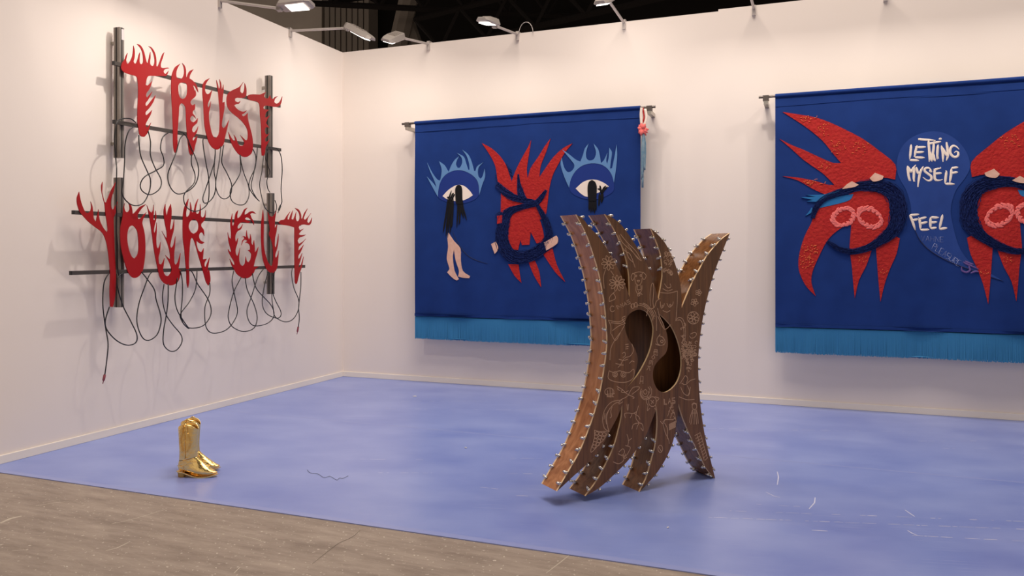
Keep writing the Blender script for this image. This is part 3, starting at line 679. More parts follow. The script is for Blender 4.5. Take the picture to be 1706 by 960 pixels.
hair1 = [[(x, 0), (x-6+dx*0.3, 70), (x-18+dx, 150), (x-26+dx*1.6, 215+e)] for x, dx, e in ((308,-2,-10),(318,2,12),(326,4,20),(334,8,-5),(340,10,-40))] + \
        [[(x, 0), (x+6, 60), (x+dx, 120+e)] for x, dx, e in ((362,0,55),(372,8,30),(382,20,0),(392,28,12),(378,-4,40))]
b1.strokes('hair', hair1, 'cloth_black', 0.011, 3, org=ZD)
b1.strokes('hair_hand', [[(470,960),(475,905),(495,840)],[(480,930),(500,880),(515,862)],[(490,940),(512,890),(524,872)],[(455,900),(475,910),(485,960)]], 'cloth_black', 0.010, 4, org=ZA)
b1.patch('legs', T(*ZD,[(306,200),(345,255),(383,300),(385,370),(397,432),(442,463),(438,475),(400,473),(369,465),(374,430),(355,370),(345,305),(338,350),(347,430),(372,481),(358,488),(330,468),(304,440),(318,418),(301,360),(309,290),(304,235)]), 'cloth_skin', 2)
b1.strokes('couched_thread', [[(335,195),(370,270),(420,335),(480,370),(545,390)]], 'thread_dark', 0.004, 1, org=ZD)
b1.patch('red_hand', T(*ZB,[(46,66),(100,95),(150,140),(190,200),(222,292),(245,230),(280,160),(320,90),(339,48),(326,130),(312,220),(317,278),(335,215),(380,150),(420,85),(454,39),(427,120),(396,200),(387,268),(420,220),(470,150),(530,95),(583,68),(540,120),(500,190),(465,260),(445,340),(435,420),(420,500),(380,520),(300,500),(230,530),(165,490),(160,440),(160,360),(140,290),(125,200),(90,130)]), 'cloth_red', 2)
b1.patch('red_palm', T(*ZB,[(225,490),(300,455),(360,455),(395,540),(412,620),(400,652),(370,660),(335,592),(328,668),(285,670),(275,640),(262,700),(232,692),(205,630),(210,550)]), 'cloth_red', 3)
for pts in ([(203,783),(265,783),(272,840),(281,893),(240,850)], [(322,768),(360,763),(385,830),(397,920),(355,850)], [(408,725),(462,688),(490,790),(537,888),(480,830)]):
    b1.patch('red_claw', T(*ZB, pts), 'cloth_red', 2)
b1.yarn_band('blue_arm', [(135,310,16),(175,350,20),(230,385,20),(290,405,18),(340,415,16),(372,425,14)], 'cloth_navy', 3, org=ZB, n=6, seed=2)
b1.yarn_band('blue_arm', [(262,250,5),(266,310,11),(280,370,20),(300,400,16)], 'cloth_navy', 3, org=ZB, n=4, seed=3)
b1.yarn_band('blue_arm', [(428,345,8),(405,380,14),(378,415,16),(350,425,14)], 'cloth_navy', 3, org=ZB, n=4, seed=4)
b1.yarn_band('blue_ring', [(372,425,16),(300,440,16),(225,465,22),(185,510,34),(170,580,38),(170,650,38),(195,710,36),(250,742,36),(320,735,36),(385,705,34),(430,650,26),(445,600,22),(425,530,20),(395,470,14),(372,428,10)], 'cloth_navy', 4, org=ZB, n=11, seed=5)
b1.patch('cuff', T(*ZB,[(128,490),(150,475),(188,480),(184,535),(165,552),(135,545)]), 'cloth_navy', 5)
b1.patch('cuff_lining', T(*ZB,[(140,498),(172,492),(168,540),(140,545)]), 'cloth_red', 7)
b1.patch('skin_patch', T(*ZB,[(104,664),(130,650),(146,680),(140,705),(125,722)]), 'cloth_skin', 6)
b1.patch('skin_patch', T(*ZB,[(414,655),(486,614),(497,632),(492,662),(428,702)]), 'cloth_skin', 7)
b1.strokes('loose_yarn', [[(188,185),(205,215),(222,225)],[(195,205),(212,230),(225,245)],[(205,235),(220,255),(232,262)],[(130,250),(132,280),(140,300)],[(128,300),(150,330),(165,340)]], 'cloth_navy', 0.007, 3, org=ZB)
b1.patch('eyelid', T(*ZC,[(131,690),(145,632),(180,572),(230,532),(300,514),(370,522),(420,552),(455,602),(470,650),(470,720),(420,760),(330,790),(230,780),(150,740)]), 'cloth_lid', 1)
b1.patch('eyelash', T(*ZC,[(130,698),(95,620),(65,520),(74,472),(90,540),(115,578),(145,575),(168,545),(165,515),(78,409),(130,445),(180,485),(215,500),(235,450),(250,400),(278,364),(259,430),(262,475),(285,492),(320,480),(335,430),(316,364),(350,405),(365,460),(372,512),(395,490),(423,432),(413,490),(420,520),(432,470),(436,396),(456,430),(448,500),(442,555),(458,550),(475,470),(491,372),(496,450),(488,550),(472,660),(455,602),(420,552),(370,522),(300,514),(230,532),(180,572),(145,632)]), 'cloth_sky', 2)
b1.patch('eye_white', T(*ZC,[(180,705),(230,660),(280,640),(340,640),(400,665),(432,690),(385,722),(340,742),(270,769),(220,745)]), 'cloth_white', 2)
b1.patch('pupil', T(*ZC,[(272,690),(282,655),(305,640),(328,655),(341,690),(340,745),(335,800),(278,800),(272,745)]), 'cloth_black', 4)
b1.strokes('hair', [[(x, 760), (x+2, 820), (x+dx, 875+e)] for x, dx, e in ((283,-2,0),(295,0,15),(308,2,10),(320,3,20),(330,4,0))] + [[(362,740),(360,790),(355,838)],[(375,740),(378,790),(376,815)],[(386,735),(384,780),(380,800)]], 'cloth_black', 0.011, 3, org=ZC)
b1.strokes('hair_hand', [[(375,745),(368,715),(346,708)],[(375,740),(370,705),(364,682)],[(378,745),(390,710),(412,684)],[(380,745),(395,720),(424,690)]], 'cloth_black', 0.010, 4, org=ZC)

# banner with lettering
l0 = tp(1291.5, 160); 
X2R = 2*tp(1554, 300)[0]-l0[0]
b2 = Banner(l0[0], X2R, l0[1]-0.012, tp(1293, 544)[1], tp(1293, 588)[1], 'royal blue fringed banner reading LETTING MYSELF FEEL between two red hands', 5.0)
b2.axis = tp(1554, 300)[0]
ZE = (1250,140,5.052); ZF = (1280,280,4.172); ZG = (1470,200,3.2)
b2.patch('sheer_bubble', T(*ZG,[(75,240),(95,160),(140,105),(205,72),(275,60),(345,75),(405,115),(450,175),(468,250),(440,310),(395,370),(370,440),(365,500),(385,600),(415,690),(470,760),(560,810),(640,857),(560,830),(450,790),(340,748),(250,690),(190,620),(160,540),(150,450),(125,370),(90,310)]), 'cloth_sheer', 1, grid=0.025)
b2.strokes('tail_thread', [[(165,560),(200,640),(260,700),(350,752),(450,792),(560,832),(645,860)]], 'thread_dark', 0.004, 2, org=ZG)
for mi in (False, True):
    b2.patch('red_hand', T(*ZE,[(272,236),(400,255),(540,280),(660,320),(800,385),(950,465),(1080,560),(1220,680),(1218,805),(1110,790),(1000,830),(900,880),(770,910),(640,930),(600,918),(520,880),(400,812),(272,777),(400,788),(560,820),(650,848),(708,850),(650,790),(600,745),(450,640),(350,550),(246,462),(350,515),(450,555),(600,625),(700,665),(765,666),(700,590),(600,470),(450,350)]), 'cloth_red', 2, mirror=mi)
    b2.patch('red_hand_fold', T(*ZF,[(345,275),(300,380),(250,480),(215,600),(210,690),(230,760),(270,830),(330,890),(300,800),(305,730),(340,640),(400,520),(450,460),(520,410),(577,395),(570,480),(565,560),(580,680),(590,800),(601,905),(630,780),(680,680),(715,580),(722,550),(748,550),(755,650),(765,780),(779,930),(810,800),(850,690),(890,600),(914,490),(880,470),(850,440),(860,350),(850,250),(820,190),(700,160),(600,165),(480,230)]), 'cloth_red', 2, mirror=mi)
    b2.patch('sky_feather', T(*ZF,[(592,180),(570,220),(500,245),(338,283),(350,255),(470,205)]), 'cloth_teal', 3, mirror=mi)
    b2.patch('sky_feather', T(*ZF,[(515,148),(450,165),(380,185),(262,188),(330,200),(228,205),(310,222),(268,232),(330,235),(350,230),(440,190)]), 'cloth_teal', 4, mirror=mi)
    b2.patch('sky_feather', T(*ZF,[(300,275),(285,300),(258,333),(300,310),(315,285)]), 'cloth_teal', 3, mirror=mi)
    b2.yarn_band('navy_ring', [(310,350,14),(325,290,20),(365,235,22),(450,185,24),(560,148,30),(660,125,40),(760,125,50),(840,155,58),(890,220,62),(905,310,62),(890,390,58),(845,455,48),(775,510,36),(690,555,28),(590,582,22),(500,565,20),(440,530,14),(408,508,6)], 'cloth_navy', 4, mirror=mi, org=ZF, n=13, seed=8+mi)
    b2.patch('skin_patch', T(*ZF,[(512,147),(545,115),(580,93),(628,118),(600,132),(560,140)]), 'cloth_skin', 8, mirror=mi)
    b2.patch('skin_patch', T(*ZF,[(703,72),(740,35),(800,58),(788,82),(730,96)]), 'cloth_skin', 9, mirror=mi)
    rnd = random.Random(4)
    for (cx, cy, rx, ry, ti) in ((522, 340, 74, 50, -0.5), (704, 345, 84, 52, 0.5)):
        fe = []
        for k in range(46):
            a = 2*math.pi*k/46; ca, sa = math.cos(ti), math.sin(ti)
            x = rx*math.cos(a); y = ry*math.sin(a); x, y = cx+x*ca-y*sa, cy+x*sa+y*ca
            o = rnd.uniform(24, 40)*(1 if k % 3 else -0.7); b = a+ti+0.9
            fe.append([(x-8*math.cos(b), y-8*math.sin(b)), (x+o*0.4*math.cos(b), y+o*0.45*math.sin(b)), (x+o*math.cos(b+0.25), y+o*math.sin(b+0.25))])
        fe.append(circ(cx, cy, rx*math.cos(ti)**2+ry*math.sin(ti)**2, ry*math.cos(ti)**2+rx*math.sin(ti)**2, n=24))
        b2.strokes('pink_feather_loop', fe, 'cloth_pink', 0.0095, 4, mirror=mi, org=ZF)
    for bx_ in ((235,535,345,590,26,5),(222,600,318,690,36,6),(620,610,690,660,10,13),(775,700,830,740,10,14)):
        so_ = scribble(*bx_); b2.strokes('orange_stitching', so_, 'thread_orange', 0.0022, 5, mirror=mi, org=ZF)
    for bx_ in ((430,275,560,330,18,7),(570,330,660,440,18,9),(690,480,800,590,22,12),(870,480,990,600,18,16),(580,660,670,710,14,3),(440,805,640,850,16,4)):
        so_ = scribble(*bx_); b2.strokes('orange_stitching', so_, 'thread_orange', 0.0022, 5, mirror=mi, org=ZE)
ZL = (1490,220,9.6)
WL = {
 'L': [[(268,200),(262,300),(246,440)],[(246,452),(310,452),(395,460)]],
 'E': [[(365,215),(340,300),(325,400)],[(360,245),(430,245),(505,240)],[(345,325),(400,325),(475,318)],[(325,405),(400,410),(485,412)],[(350,240),(330,235)],[(340,320),(318,330)],[(330,395),(305,385)]],
 'T': [[(380,105),(430,120),(540,128),(660,135)],[(548,130),(550,200),(560,330),(556,480)],[(570,300),(585,420),(605,475)],[(380,125),(430,125)]],
 'T1': [[(530,190),(600,180),(680,165),(750,155)],[(630,150),(628,260),(615,360),(605,470)],[(625,340),(635,420),(655,470)],[(660,130),(620,165)]],
 'I': [[(700,200),(690,300),(684,440)],[(690,330),(708,430)],[(735,110),(728,118)],[(722,95),(735,112),(752,95)]],
 'N': [[(752,215),(775,330),(778,480)],[(762,240),(815,340),(860,400)],[(830,160),(848,260),(855,380),(830,460)],[(845,165),(850,230)]],
 'G': [[(1035,278),(990,235),(940,222),(900,260),(893,330),(930,385),(975,402),(1015,380),(1020,330),(985,312),(960,335)],[(1000,240),(1035,278)]],
 'M': [[(210,540),(222,660),(240,785)],[(240,700),(262,785)],[(215,545),(250,610),(268,640),(300,580),(345,525)],[(320,560),(312,680),(310,795)],[(315,720),(326,795)]],
 'Y': [[(350,560),(370,640),(405,680)],[(465,550),(430,610),(405,680),(390,770),(372,880)],[(395,760),(382,880)],[(430,580),(432,620)]],
 'S': [[(590,640),(570,590),(530,575),(490,590),(490,630),(540,670),(590,710),(590,760),(550,780),(500,760),(455,720)],[(590,600),(575,625),(605,640)]],
 'E2': [[(745,580),(690,590),(650,610),(645,690),(655,760),(710,775),(775,760)],[(650,670),(700,662),(760,660)],[(640,590),(625,600)],[(645,640),(622,645)],[(645,700),(625,715)],[(735,560),(745,585)]],
 'L2': [[(835,620),(822,720),(812,830)],[(812,832),(880,830),(965,835)],[(822,610),(830,660)]],
 'F': [[(912,580),(905,690),(885,815)],[(910,582),(960,572),(1022,565)],[(910,660),(960,650),(1018,642)]],
}
for k, ln in WL.items():
    b2.strokes('cream_letter', ln, 'cloth_white', 0.0108, 2, org=ZL, sub=4)
ZM = (1490,340,6.856)
FL = {
 'F': [[(175,125),(205,190),(240,300)],[(175,128),(225,125),(285,118)],[(205,185),(240,180),(275,172)]],
 'E': [[(285,160),(295,220),(300,295)],[(290,170),(330,160),(370,150)],[(295,225),(340,215),(380,205)],[(300,295),(350,295),(400,292)],[(275,150),(290,175)],[(278,210),(295,230)]],
 'E1': [[(415,150),(412,220),(415,280)],[(415,150),(460,155),(510,155)],[(412,212),(450,210),(490,205)],[(415,280),(450,275),(485,270)],[(400,195),(412,215)]],
 'L': [[(552,120),(535,200),(515,285)],[(515,288),(560,280),(605,275)]],
}
for k, ln in FL.items():
    b2.strokes('cream_letter', ln, 'cloth_white', 0.0112, 2, org=ZM, sub=4)
def glyphs(word, x, y, dx, dy, w, h, ang):
    G = {'V': [[(0,0),(.5,1),(1,0)]], 'A': [[(0,1),(.5,0),(1,1)],[(.2,.6),(.8,.6)]], 'H': [[(0,0),(0,1)],[(1,0),(1,1)],[(0,.5),(1,.5)]],
         'N': [[(0,1),(0,0),(1,1),(1,0)]], 'E': [[(1,0),(0,0),(0,1),(1,1)],[(0,.5),(.8,.5)]], 'P': [[(0,1),(0,0),(.9,.05),(.9,.45),(0,.5)]], 'L': [[(0,0),(0,1),(.9,1)]],
         'S': [[(1,0),(0,.05),(0,.45),(1,.55),(1,.95),(0,1)]], 'U': [[(0,0),(0,.8),(.5,1),(1,.8),(1,0)]], 'R': [[(0,1),(0,0),(.9,.05),(.9,.45),(0,.5),(.9,1)]],
         'O': [[(.5,0),(0,.5),(.5,1),(1,.5),(.5,0)]], 'D': [[(0,0),(0,1),(1,.5),(0,0)]], 'K': [[(0,0),(0,1)],[(1,0),(0,.5),(1,1)]], 'I': [[(.5,0),(.5,1)]], 'B': [[(0,0),(0,1),(1,.75),(0,.5),(1,.25),(0,0)]], 'C': [[(1,.1),(.3,0),(0,.5),(.3,1),(1,.9)]], 'M': [[(0,1),(0,0),(.5,.6),(1,0),(1,1)]], 'T': [[(0,0),(1,0)],[(.5,0),(.5,1)]]}
    ca, sa = math.cos(ang), math.sin(ang); out = []
    for i, ch in enumerate(word):
        for ln in G[ch]:
            out.append([(x+i*dx+(a*w*ca-b*h*sa), y+i*dy+(a*w*sa+b*h*ca)) for a, b in ln])
    return out
b2.strokes('stitched_word', glyphs('VAHNE', 310, 360, 54, 4, 38, 60, 0.05), 'thread_pale', 0.0028, 2, org=ZM, sub=1)
b2.strokes('stitched_word', glyphs('PLEASURE', 462, 448, 39, 27, 36, 70, 0.5), 'thread_pale', 0.0030, 2, org=ZM, sub=1)
b2.strokes('purple_knot', [[(765,715),(770,760),(820,780),(860,755),(850,715),(875,690)],[(780,660),(830,690),(880,710),(960,745)],[(800,650),(860,680),(900,690)],[(865,790),(920,770),(960,775)]], 'thread_purple', 0.008, 5, org=ZM)

# rods and brackets
def rod(pxl, pxr, z, brackets, label):
    a = Vector((pxl, YT, z)); b = Vector((pxr, YT, z))
    t = thing('hanging_rod', (a+b)/2, label, 'rod', 'rods the banners hang from')
    q = MB(); q.tube([a, b], 0.013, 10); q.build('rod', 'rod_metal', t, smooth=False)
    for x in brackets:
        q = MB(); q.box((x-0.02, YT-0.02, z-0.075), (x+0.02, YB, z-0.035)); q.build('bracket', 'zinc', t)
        q = MB(); q.box((x-0.028, YT-0.024, z-0.04), (x+0.028, YT+0.03, z+0.012)); q.build('clamp', 'rod_metal', t)
rod(on_y(670, 207, YT).x, on_y(1092, 177, YT).x, b1.zt+0.010, (on_y(679, 207, YT).x, on_y(1082, 178, YT).x), 'dark metal rod holding the banner with two eyes')
rod(on_y(1264, 162, YT).x, X2R+0.12, b2.zt+0.010, (on_y(1276, 162, YT).x, X2R+0.06), 'dark metal rod holding the lettered banner')

# charm hanging at the right end of the first rod
zc = b1.zt
cx_ = on_y(1073, 200, YT-0.02).x
ch = thing('tassel_charm', (cx_, YT-0.03, zc-0.9), 'pink flower charm with long blue grey tassel hanging beside the eye banner', 'charm')
def cp(px, py): p = on_y(px, py, YT-0.03); return p
q = MB(); q.tube(spline([cp(1069, 180), cp(1068, 192), cp(1069, 208)], 4), 0.016, 6); q.tube(spline([cp(1075, 182), cp(1077, 195), cp(1074, 210)], 4), 0.014, 6)
q.build('white_ribbon', 'cloth_white', ch, smooth=True)
q = MB(); q.tube(spline([cp(1071, 180), cp(1073, 195), cp(1071, 205)], 4), 0.009, 6); q.build('red_cord', 'cloth_red', ch, smooth=True)
q = MB()
rnd = random.Random(2)
for i in range(14):
    a = 2*math.pi*i/14; c0 = cp(1070, 216); e = c0+Vector((0.062*math.cos(a)*rnd.uniform(.6, 1), rnd.uniform(-.03, .03), 0.085*math.sin(a)*rnd.uniform(.6, 1)))
    q.tube([c0, (c0+e)/2+Vector((0, -.01, 0)), e], [0.018, 0.022, 0.006], 6)
q.build('pink_flower', 'cloth_pink', ch, smooth=True)
q = MB()
for i in range(12):
    x = 1069.5+rnd.uniform(-1.5, 5.5); L = rnd.uniform(30, 92)
    q.tube(spline([cp(1072, 222), cp(x, 222+L*0.4)+Vector((0, rnd.uniform(-.02, .02), 0)), cp(1071+(x-1071)*0.8, 222+L)], 5), 0.011, 5)
q.build('tassel', 'tassel_grey', ch, smooth=True)

# ------------------------------------------------------------------ hand-shaped wooden sculpture with tuning pegs
P3 = on_floor(1064.8, 821); P4 = on_floor(1191.6, 798)
E1 = (P4-P3); E1.z = 0; E1.normalize()                   # along the plate
NB = Vector((-E1.y, E1.x, 0))                             # away from the camera, to the back plate
if NB.dot(FWD) < 0: NB = -NB
DEPTH = 0.185
def pl(px, py):
    p = on_plane(px, py, P3, NB); d = p-P3; return (d.dot(E1), p.z)
def plw(u, v, w): return P3 + E1*u + Vector((0, 0, v)) + NB*w
sc = thing('hand_sculpture', (P3+P4)/2, 'walnut box sculpture with curved fingers up and down, edged in chrome tuning pegs', 'sculpture')
Z1 = (890,340,3.691); Z2 = (890,580,3.691); Z3 = (920,350,6.4); Z4 = (1040,360,6); Z5 = (1000,490,5.053)
segs = [  # each run of the outline from tip or notch to the next, clockwise seen from the front
 ('F1r', [(960.3,357.5),(971.6,365),(982.5,379),(998,395),(1010.6,414),(1026,440.6),(1038.8,467),(1049,495)]),
 ('F2l', [(1049,495),(1048.4,462.5),(1045.8,442),(1041,423.4),(1034.8,404.7),(1027.8,390.6),(1018.4,373.4),(1008,357)]),
 ('F2r', [(1008,357),(1018.4,361.7),(1032.5,372),(1045,387.5),(1057.5,406),(1071,428),(1083,453),(1091.7,480),(1097,500)]),
 ('F3l', [(1097,500),(1100.8,480),(1103.7,460),(1103,440),(1100.8,423),(1095.8,408),(1090,393),(1084.7,381)]),
 ('F3r', [(1084.7,381),(1095,390),(1106.7,403),(1115,417.5),(1123,435),(1128,450),(1132.5,466.7),(1135,486.7),(1135.8,513)]),
 ('F4l', [(1135.8,513),(1146.7,486.7),(1156.7,465),(1166.7,446.7),(1178,426.7),(1190,411.7),(1203,398),(1216,388.5)]),
 ('R', [(1216,388.5),(1206.7,411.7),(1198,433),(1188,460),(1181.7,483),(1173,520),(1167.8,551),(1164.5,580),(1163.2,605),(1164,634),(1166.4,669.4),(1170.5,702),(1176,734.5),(1184,767),(1191.6,798)]),
 ('G4l', [(1191.6,798),(1177,780.5),(1163.7,753.4),(1153,731.8),(1142,707),(1135,688),(1130.7,672.7)]),
 ('G3r', [(1130.7,672.7),(1128.5,694),(1125.8,715.5),(1120,740),(1109.5,764),(1096,786),(1079.7,805),(1064.8,821)]),
 ('G3l', [(1064.8,821),(1077,796.8),(1085,769.7),(1092,742.6),(1095,715.5),(1095.3,694),(1093.8,680)]),
 ('G2r', [(1093.8,680),(1087.8,696.5),(1077,723.6),(1063.4,745),(1044.5,769.7),(1020,794),(998.4,813),(975.4,827)]),
 ('G2l', [(975.4,827),(994,802),(1009,775),(1022.8,745),(1031,715.5),(1035.8,694),(1036.6,675)]),
 ('G1r', [(1036.6,675),(1028,696.5),(1014.7,721),(998.4,750.7),(979.4,772),(955,794),(928,819)]),
 ('L', [(928,819),(945.6,788.7),(964.5,756),(979.4,721),(991.6,685.7),(1001,650),(1007,615),(1011,585),(1012,565),(1010.5,540.5),(1008.4,513.4),(1003.8,483.6),(998.4,456.5),(989,424),(976.7,389),(960.3,357.5)]),
]
runs = []; loop2 = []
for nm, pts in segs:
    s_ = spline([pl(*p) for p in pts], 4); runs.append((nm, s_)); loop2 += [v for v in s_[:-1]]
HA = outline([pl(*p) for p in T(*Z5,[(330,132),(390,150),(430,210),(448,290),(440,390),(415,490),(370,590),(310,690),(213,802),(260,740),(295,660),(312,590),(312,520),(285,450),(245,390),(215,320),(210,240),(235,180),(280,145)])], 4)
HB = outline([pl(*p) for p in T(*Z5,[(493,162),(560,225),(610,290),(650,380),(675,470),(685,560),(680,650),(650,740),(600,800),(545,828),(490,810),(455,750),(443,680),(455,610),(500,550),(550,500),(570,430),(560,330),(535,260)])], 4)
PT = 0.013
slab('front_plate', [loop2, HA, HB], PT, 0.0, plw, ['walnut', 'pale_ply'], sc)
slab('back_plate', [loop2], DEPTH, DEPTH-PT, plw, ['walnut', 'pale_ply'], sc)
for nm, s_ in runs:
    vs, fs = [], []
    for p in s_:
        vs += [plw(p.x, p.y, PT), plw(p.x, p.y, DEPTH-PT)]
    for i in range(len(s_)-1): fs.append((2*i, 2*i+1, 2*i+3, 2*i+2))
    mk('side_panel', vs, fs, 'walnut_outer_lit' if nm in ('L', 'R') else 'walnut_inner_shaded', sc, smooth=True)
# pegs: one shared mesh, screw post, collar, worm housing and thumb button
def peg_mesh():
    q = MB(); U = Vector((0, 0, 1))
    q.tube([(0,0,-0.002),(0,0,0.004),(0,0,0.0045),(0,0,0.018)], [0.0085,0.0085,0.0045,0.0045], 8)
    q.obox(Vector((0,0,0.008)), Vector((0.0085,0,0)), Vector((0,0.006,0)), Vector((0,0,0.0055)))
    q.tube([(-0.018,0,0.010),(0.013,0,0.010)], 0.0026, 6)
    # button at the end of the worm shaft
    vs, fs = [], []
    for i in range(5):
        a = -math.pi/2+math.pi*i/4
        for j in range(8):
            b = 2*math.pi*j/8; vs.append(Vector((0.019+0.0075*math.sin(a), 0.0095*math.cos(a)*math.cos(b), 0.010+0.006*math.cos(a)*math.sin(b))))
    for i in range(4):
        for j in range(8): fs.append((i*8+j, i*8+(j+1) % 8, (i+1)*8+(j+1) % 8, (i+1)*8+j))
    q.add(vs, fs)
    me = bpy.data.meshes.new('tuning_peg'); me.from_pydata([tuple(v*1.12) for v in q.v], [], q.f); me.materials.append(M['chrome'])
    me.polygons.foreach_set('use_smooth', [True]*len(me.polygons)); me.update(); return me
PEG = peg_mesh()
rnd = random.Random(11)
def put_pegs(s_, lo, hi, step, out_sign):
    acc = [0.0]
    for i in range(1, len(s_)): acc.append(acc[-1]+(s_[i]-s_[i-1]).length)
    L = acc[-1]; d = lo
    while d <= L-hi:
        i = next(k for k in range(1, len(acc)) if acc[k] >= d-1e-9)
        f = (d-acc[i-1])/max(1e-9, acc[i]-acc[i-1]); p = s_[i-1].lerp(s_[i], f); t = (s_[i]-s_[i-1]).normalized()
        nr = Vector((-t.y, t.x))                           # outward for this winding
        for w, sd in ((PT+0.007, -1), (DEPTH-PT-0.007, 1)):
            up = (E1*nr.x+Vector((0, 0, 1))*nr.y).normalized(); ax = (NB*sd).normalized(); ay = up.cross(ax)
            o = bpy.data.objects.new('tuning_peg', PEG); col.objects.link(o); o.parent = sc
            tw = rnd.uniform(-0.5, 0.5); ax2 = ax*math.cos(tw)+ay*math.sin(tw); ay2 = up.cross(ax2)
            pos = plw(p.x, p.y, w)-LOC[sc]
            o.matrix_local = Matrix(((ax2.x, ay2.x, up.x, pos.x), (ax2.y, ay2.y, up.y, pos.y), (ax2.z, ay2.z, up.z, pos.z), (0, 0, 0, 1)))
        d += step
area = sum(loop2[i-1].x*loop2[i].y-loop2[i].x*loop2[i-1].y for i in range(len(loop2)))
for nm, s_ in runs:
    tip_first = {'F1r': 1, 'F2l': 0, 'F2r': 1, 'F3l': 0, 'F3r': 1, 'F4l': 0, 'G4l': 1, 'G3r': 0, 'G3l': 1, 'G2r': 0, 'G2l': 1, 'G1r': 0}
    if nm in ('L', 'R'): put_pegs(s_, 0.045, 0.03, 0.0765, 1)
    elif tip_first[nm]: put_pegs(s_, 0.05, 0.20, 0.074, 1)
    else: put_pegs(s_, 0.20, 0.045, 0.074, 1)

# engraved drawings on the front plate
def engrave(name, lines, org, wd=0.0019, sub=4):
    q = MB()
    for ln in lines:
        pts = [pl(*p) for p in T(*org, ln)]
        sp = spline(pts, sub) if len(pts) > 2 and sub > 1 else [Vector(p) for p in pts]
        n = len(sp); L_, R_ = [], []
        for i in range(n):
            t = sp[min(i+1, n-1)]-sp[max(i-1, 0)]; t = t.normalized() if t.length > 0 else Vector((1, 0)); nn = Vector((-t.y, t.x))*wd
            L_.append(sp[i]+nn); R_.append(sp[i]-nn)
        vs = [plw(p.x, p.y, -0.0006) for p in L_]+[plw(p.x, p.y, -0.0006) for p in R_]
        q.add(vs, [(i, i+1, n+i+1, n+i) for i in range(n-1)])
    q.build('engraved_'+name, 'engraving', sc)
def flower(cx, cy, r, n, rot=0, inner=0.18):
    out = []
    for k in range(n):
        a = rot+2*math.pi*k/n; w_ = math.pi/n*0.85
        out.append([(cx+r*inner*math.cos(a), cy+r*inner*math.sin(a)), (cx+r*.65*math.cos(a-w_), cy+r*.65*math.sin(a-w_)), (cx+r*math.cos(a), cy+r*math.sin(a)), (cx+r*.65*math.cos(a+w_), cy+r*.65*math.sin(a+w_)), (cx+r*inner*math.cos(a), cy+r*inner*math.sin(a))])
    out.append(circ(cx, cy, r*inner, r*inner)); return out
def curls(x0, y0, x1, y1, n, seed, r0=8):
    r = random.Random(seed); out = []
    for i in range(n):
        x = r.uniform(x0, x1); y = r.uniform(y0, y1); R = r0*r.uniform(.6, 1.3); a = r.uniform(0, 6)
        out.append([(x+R*math.cos(a+t*.9)*(1-t*.1), y+R*math.sin(a+t*.9)*(1-t*.1)) for t in range(6)])
    return out
engrave('daisy', flower(458, 362, 46, 9, .2), Z1)
engrave('daisy', flower(510, 487, 50, 11, .1), Z1)
engrave('leaves', [[(495,540),(465,570),(460,600)],[(485,545),(500,580),(462,600)],[(440,400),(425,450),(430,520)],[(470,410),(490,440)]], Z1)
engrave('word', glyphs('DNAS', 505, 625, 21, -10, 16, 24, -.4)+[circ(480, 645, 14, 18, .5, 5.5)], Z1, sub=1)
engrave('hair', [[(505,185),(525,240),(560,290),(590,310),(620,390)],[(520,190),(545,240),(600,290),(655,350)],[(530,185),(570,235),(625,290),(660,350)],[(560,270),(580,330),(610,360)],[(575,250),(610,300),(640,340)]], Z1)
engrave('dog', [[(605,425),(595,450),(605,470),(620,440),(605,425)],[(670,420),(688,440),(675,465),(660,440),(670,420)],[(608,428),(640,418),(672,422)],circ(625,442,6,5),circ(655,440,6,5),[(618,460),(625,490),(645,500),(660,480),(662,458)],[(632,470),(648,470),(640,480),(632,470)],[(628,500),(625,530),(640,555),(660,530),(662,500)],[(640,535),(650,560),(635,565),(645,545),(665,558)],[(636,500),(634,525),(655,525),(654,500)]], Z1)
engrave('curls', curls(795, 300, 850, 430, 26, 3, 10), Z1)
engrave('bird', [[(800,490),(820,515),(840,510),(835,490)],[(790,520),(820,535),(850,525)],[(775,545),(830,548),(880,535)],[(880,535),(878,620),(870,720)]], Z1)
engrave('bottle', [[(715,630),(712,560),(720,500),(730,488),(735,520),(730,600),(735,640)],[(700,640),(735,640),(750,600),(775,580)],[(735,650),(750,690),(752,780)]], Z1)
engrave('breasts', [[(775,600),(780,640),(795,630),(800,610)],circ(790,628,5,5),[(815,610),(830,635),(850,620),(855,600)],circ(836,622,5,5),[(790,655),(815,665),(835,655)],[(758,640),(770,690),(790,730),(800,760)]], Z1)
engrave('arch', [circ(640,740,92,118,-1.7,-.2), circ(640,740,100,128,-1.5,-.25), circ(640,740,108,136,-1.3,-.35)], Z1)
engrave('fingers', [circ(605,628,11,14),circ(625,620,9,14),[(595,615),(600,640)],[(612,610),(614,640)],[(632,608),(634,636)]], Z1)
engrave('wing', [[(455,715),(520,725),(560,700)],[(470,730),(530,735),(560,712)],[(480,780),(520,750),(560,735)],[(475,800),(500,840),(530,790),(555,745)],[(560,690),(540,700),(548,720),(560,735)],[(470,800),(470,750),(455,715)]], Z1)
engrave('sleeping_face', [[(540,775),(500,830),(470,890),(465,960)],[(600,860),(610,900),(590,935),(560,945),(540,970)],[(560,865),(580,862)],[(562,880),(580,875)],[(560,892),(578,888)],[(540,920),(555,912),(560,930),(545,945)],[(520,955),(550,962),(575,955)]], Z1)
engrave('cat_face', [[(460,140),(455,185),(490,205),(540,212),(580,205),(610,180),(612,130),(585,150),(555,150),(525,140),(490,150),(460,140)],circ(497,162,14,16),circ(548,162,15,17),circ(497,164,6,8),circ(548,164,6,8),[(585,95),(600,80),(615,85)],[(500,95),(530,100),(540,85)],[(515,120),(530,105),(550,105)]], Z2)
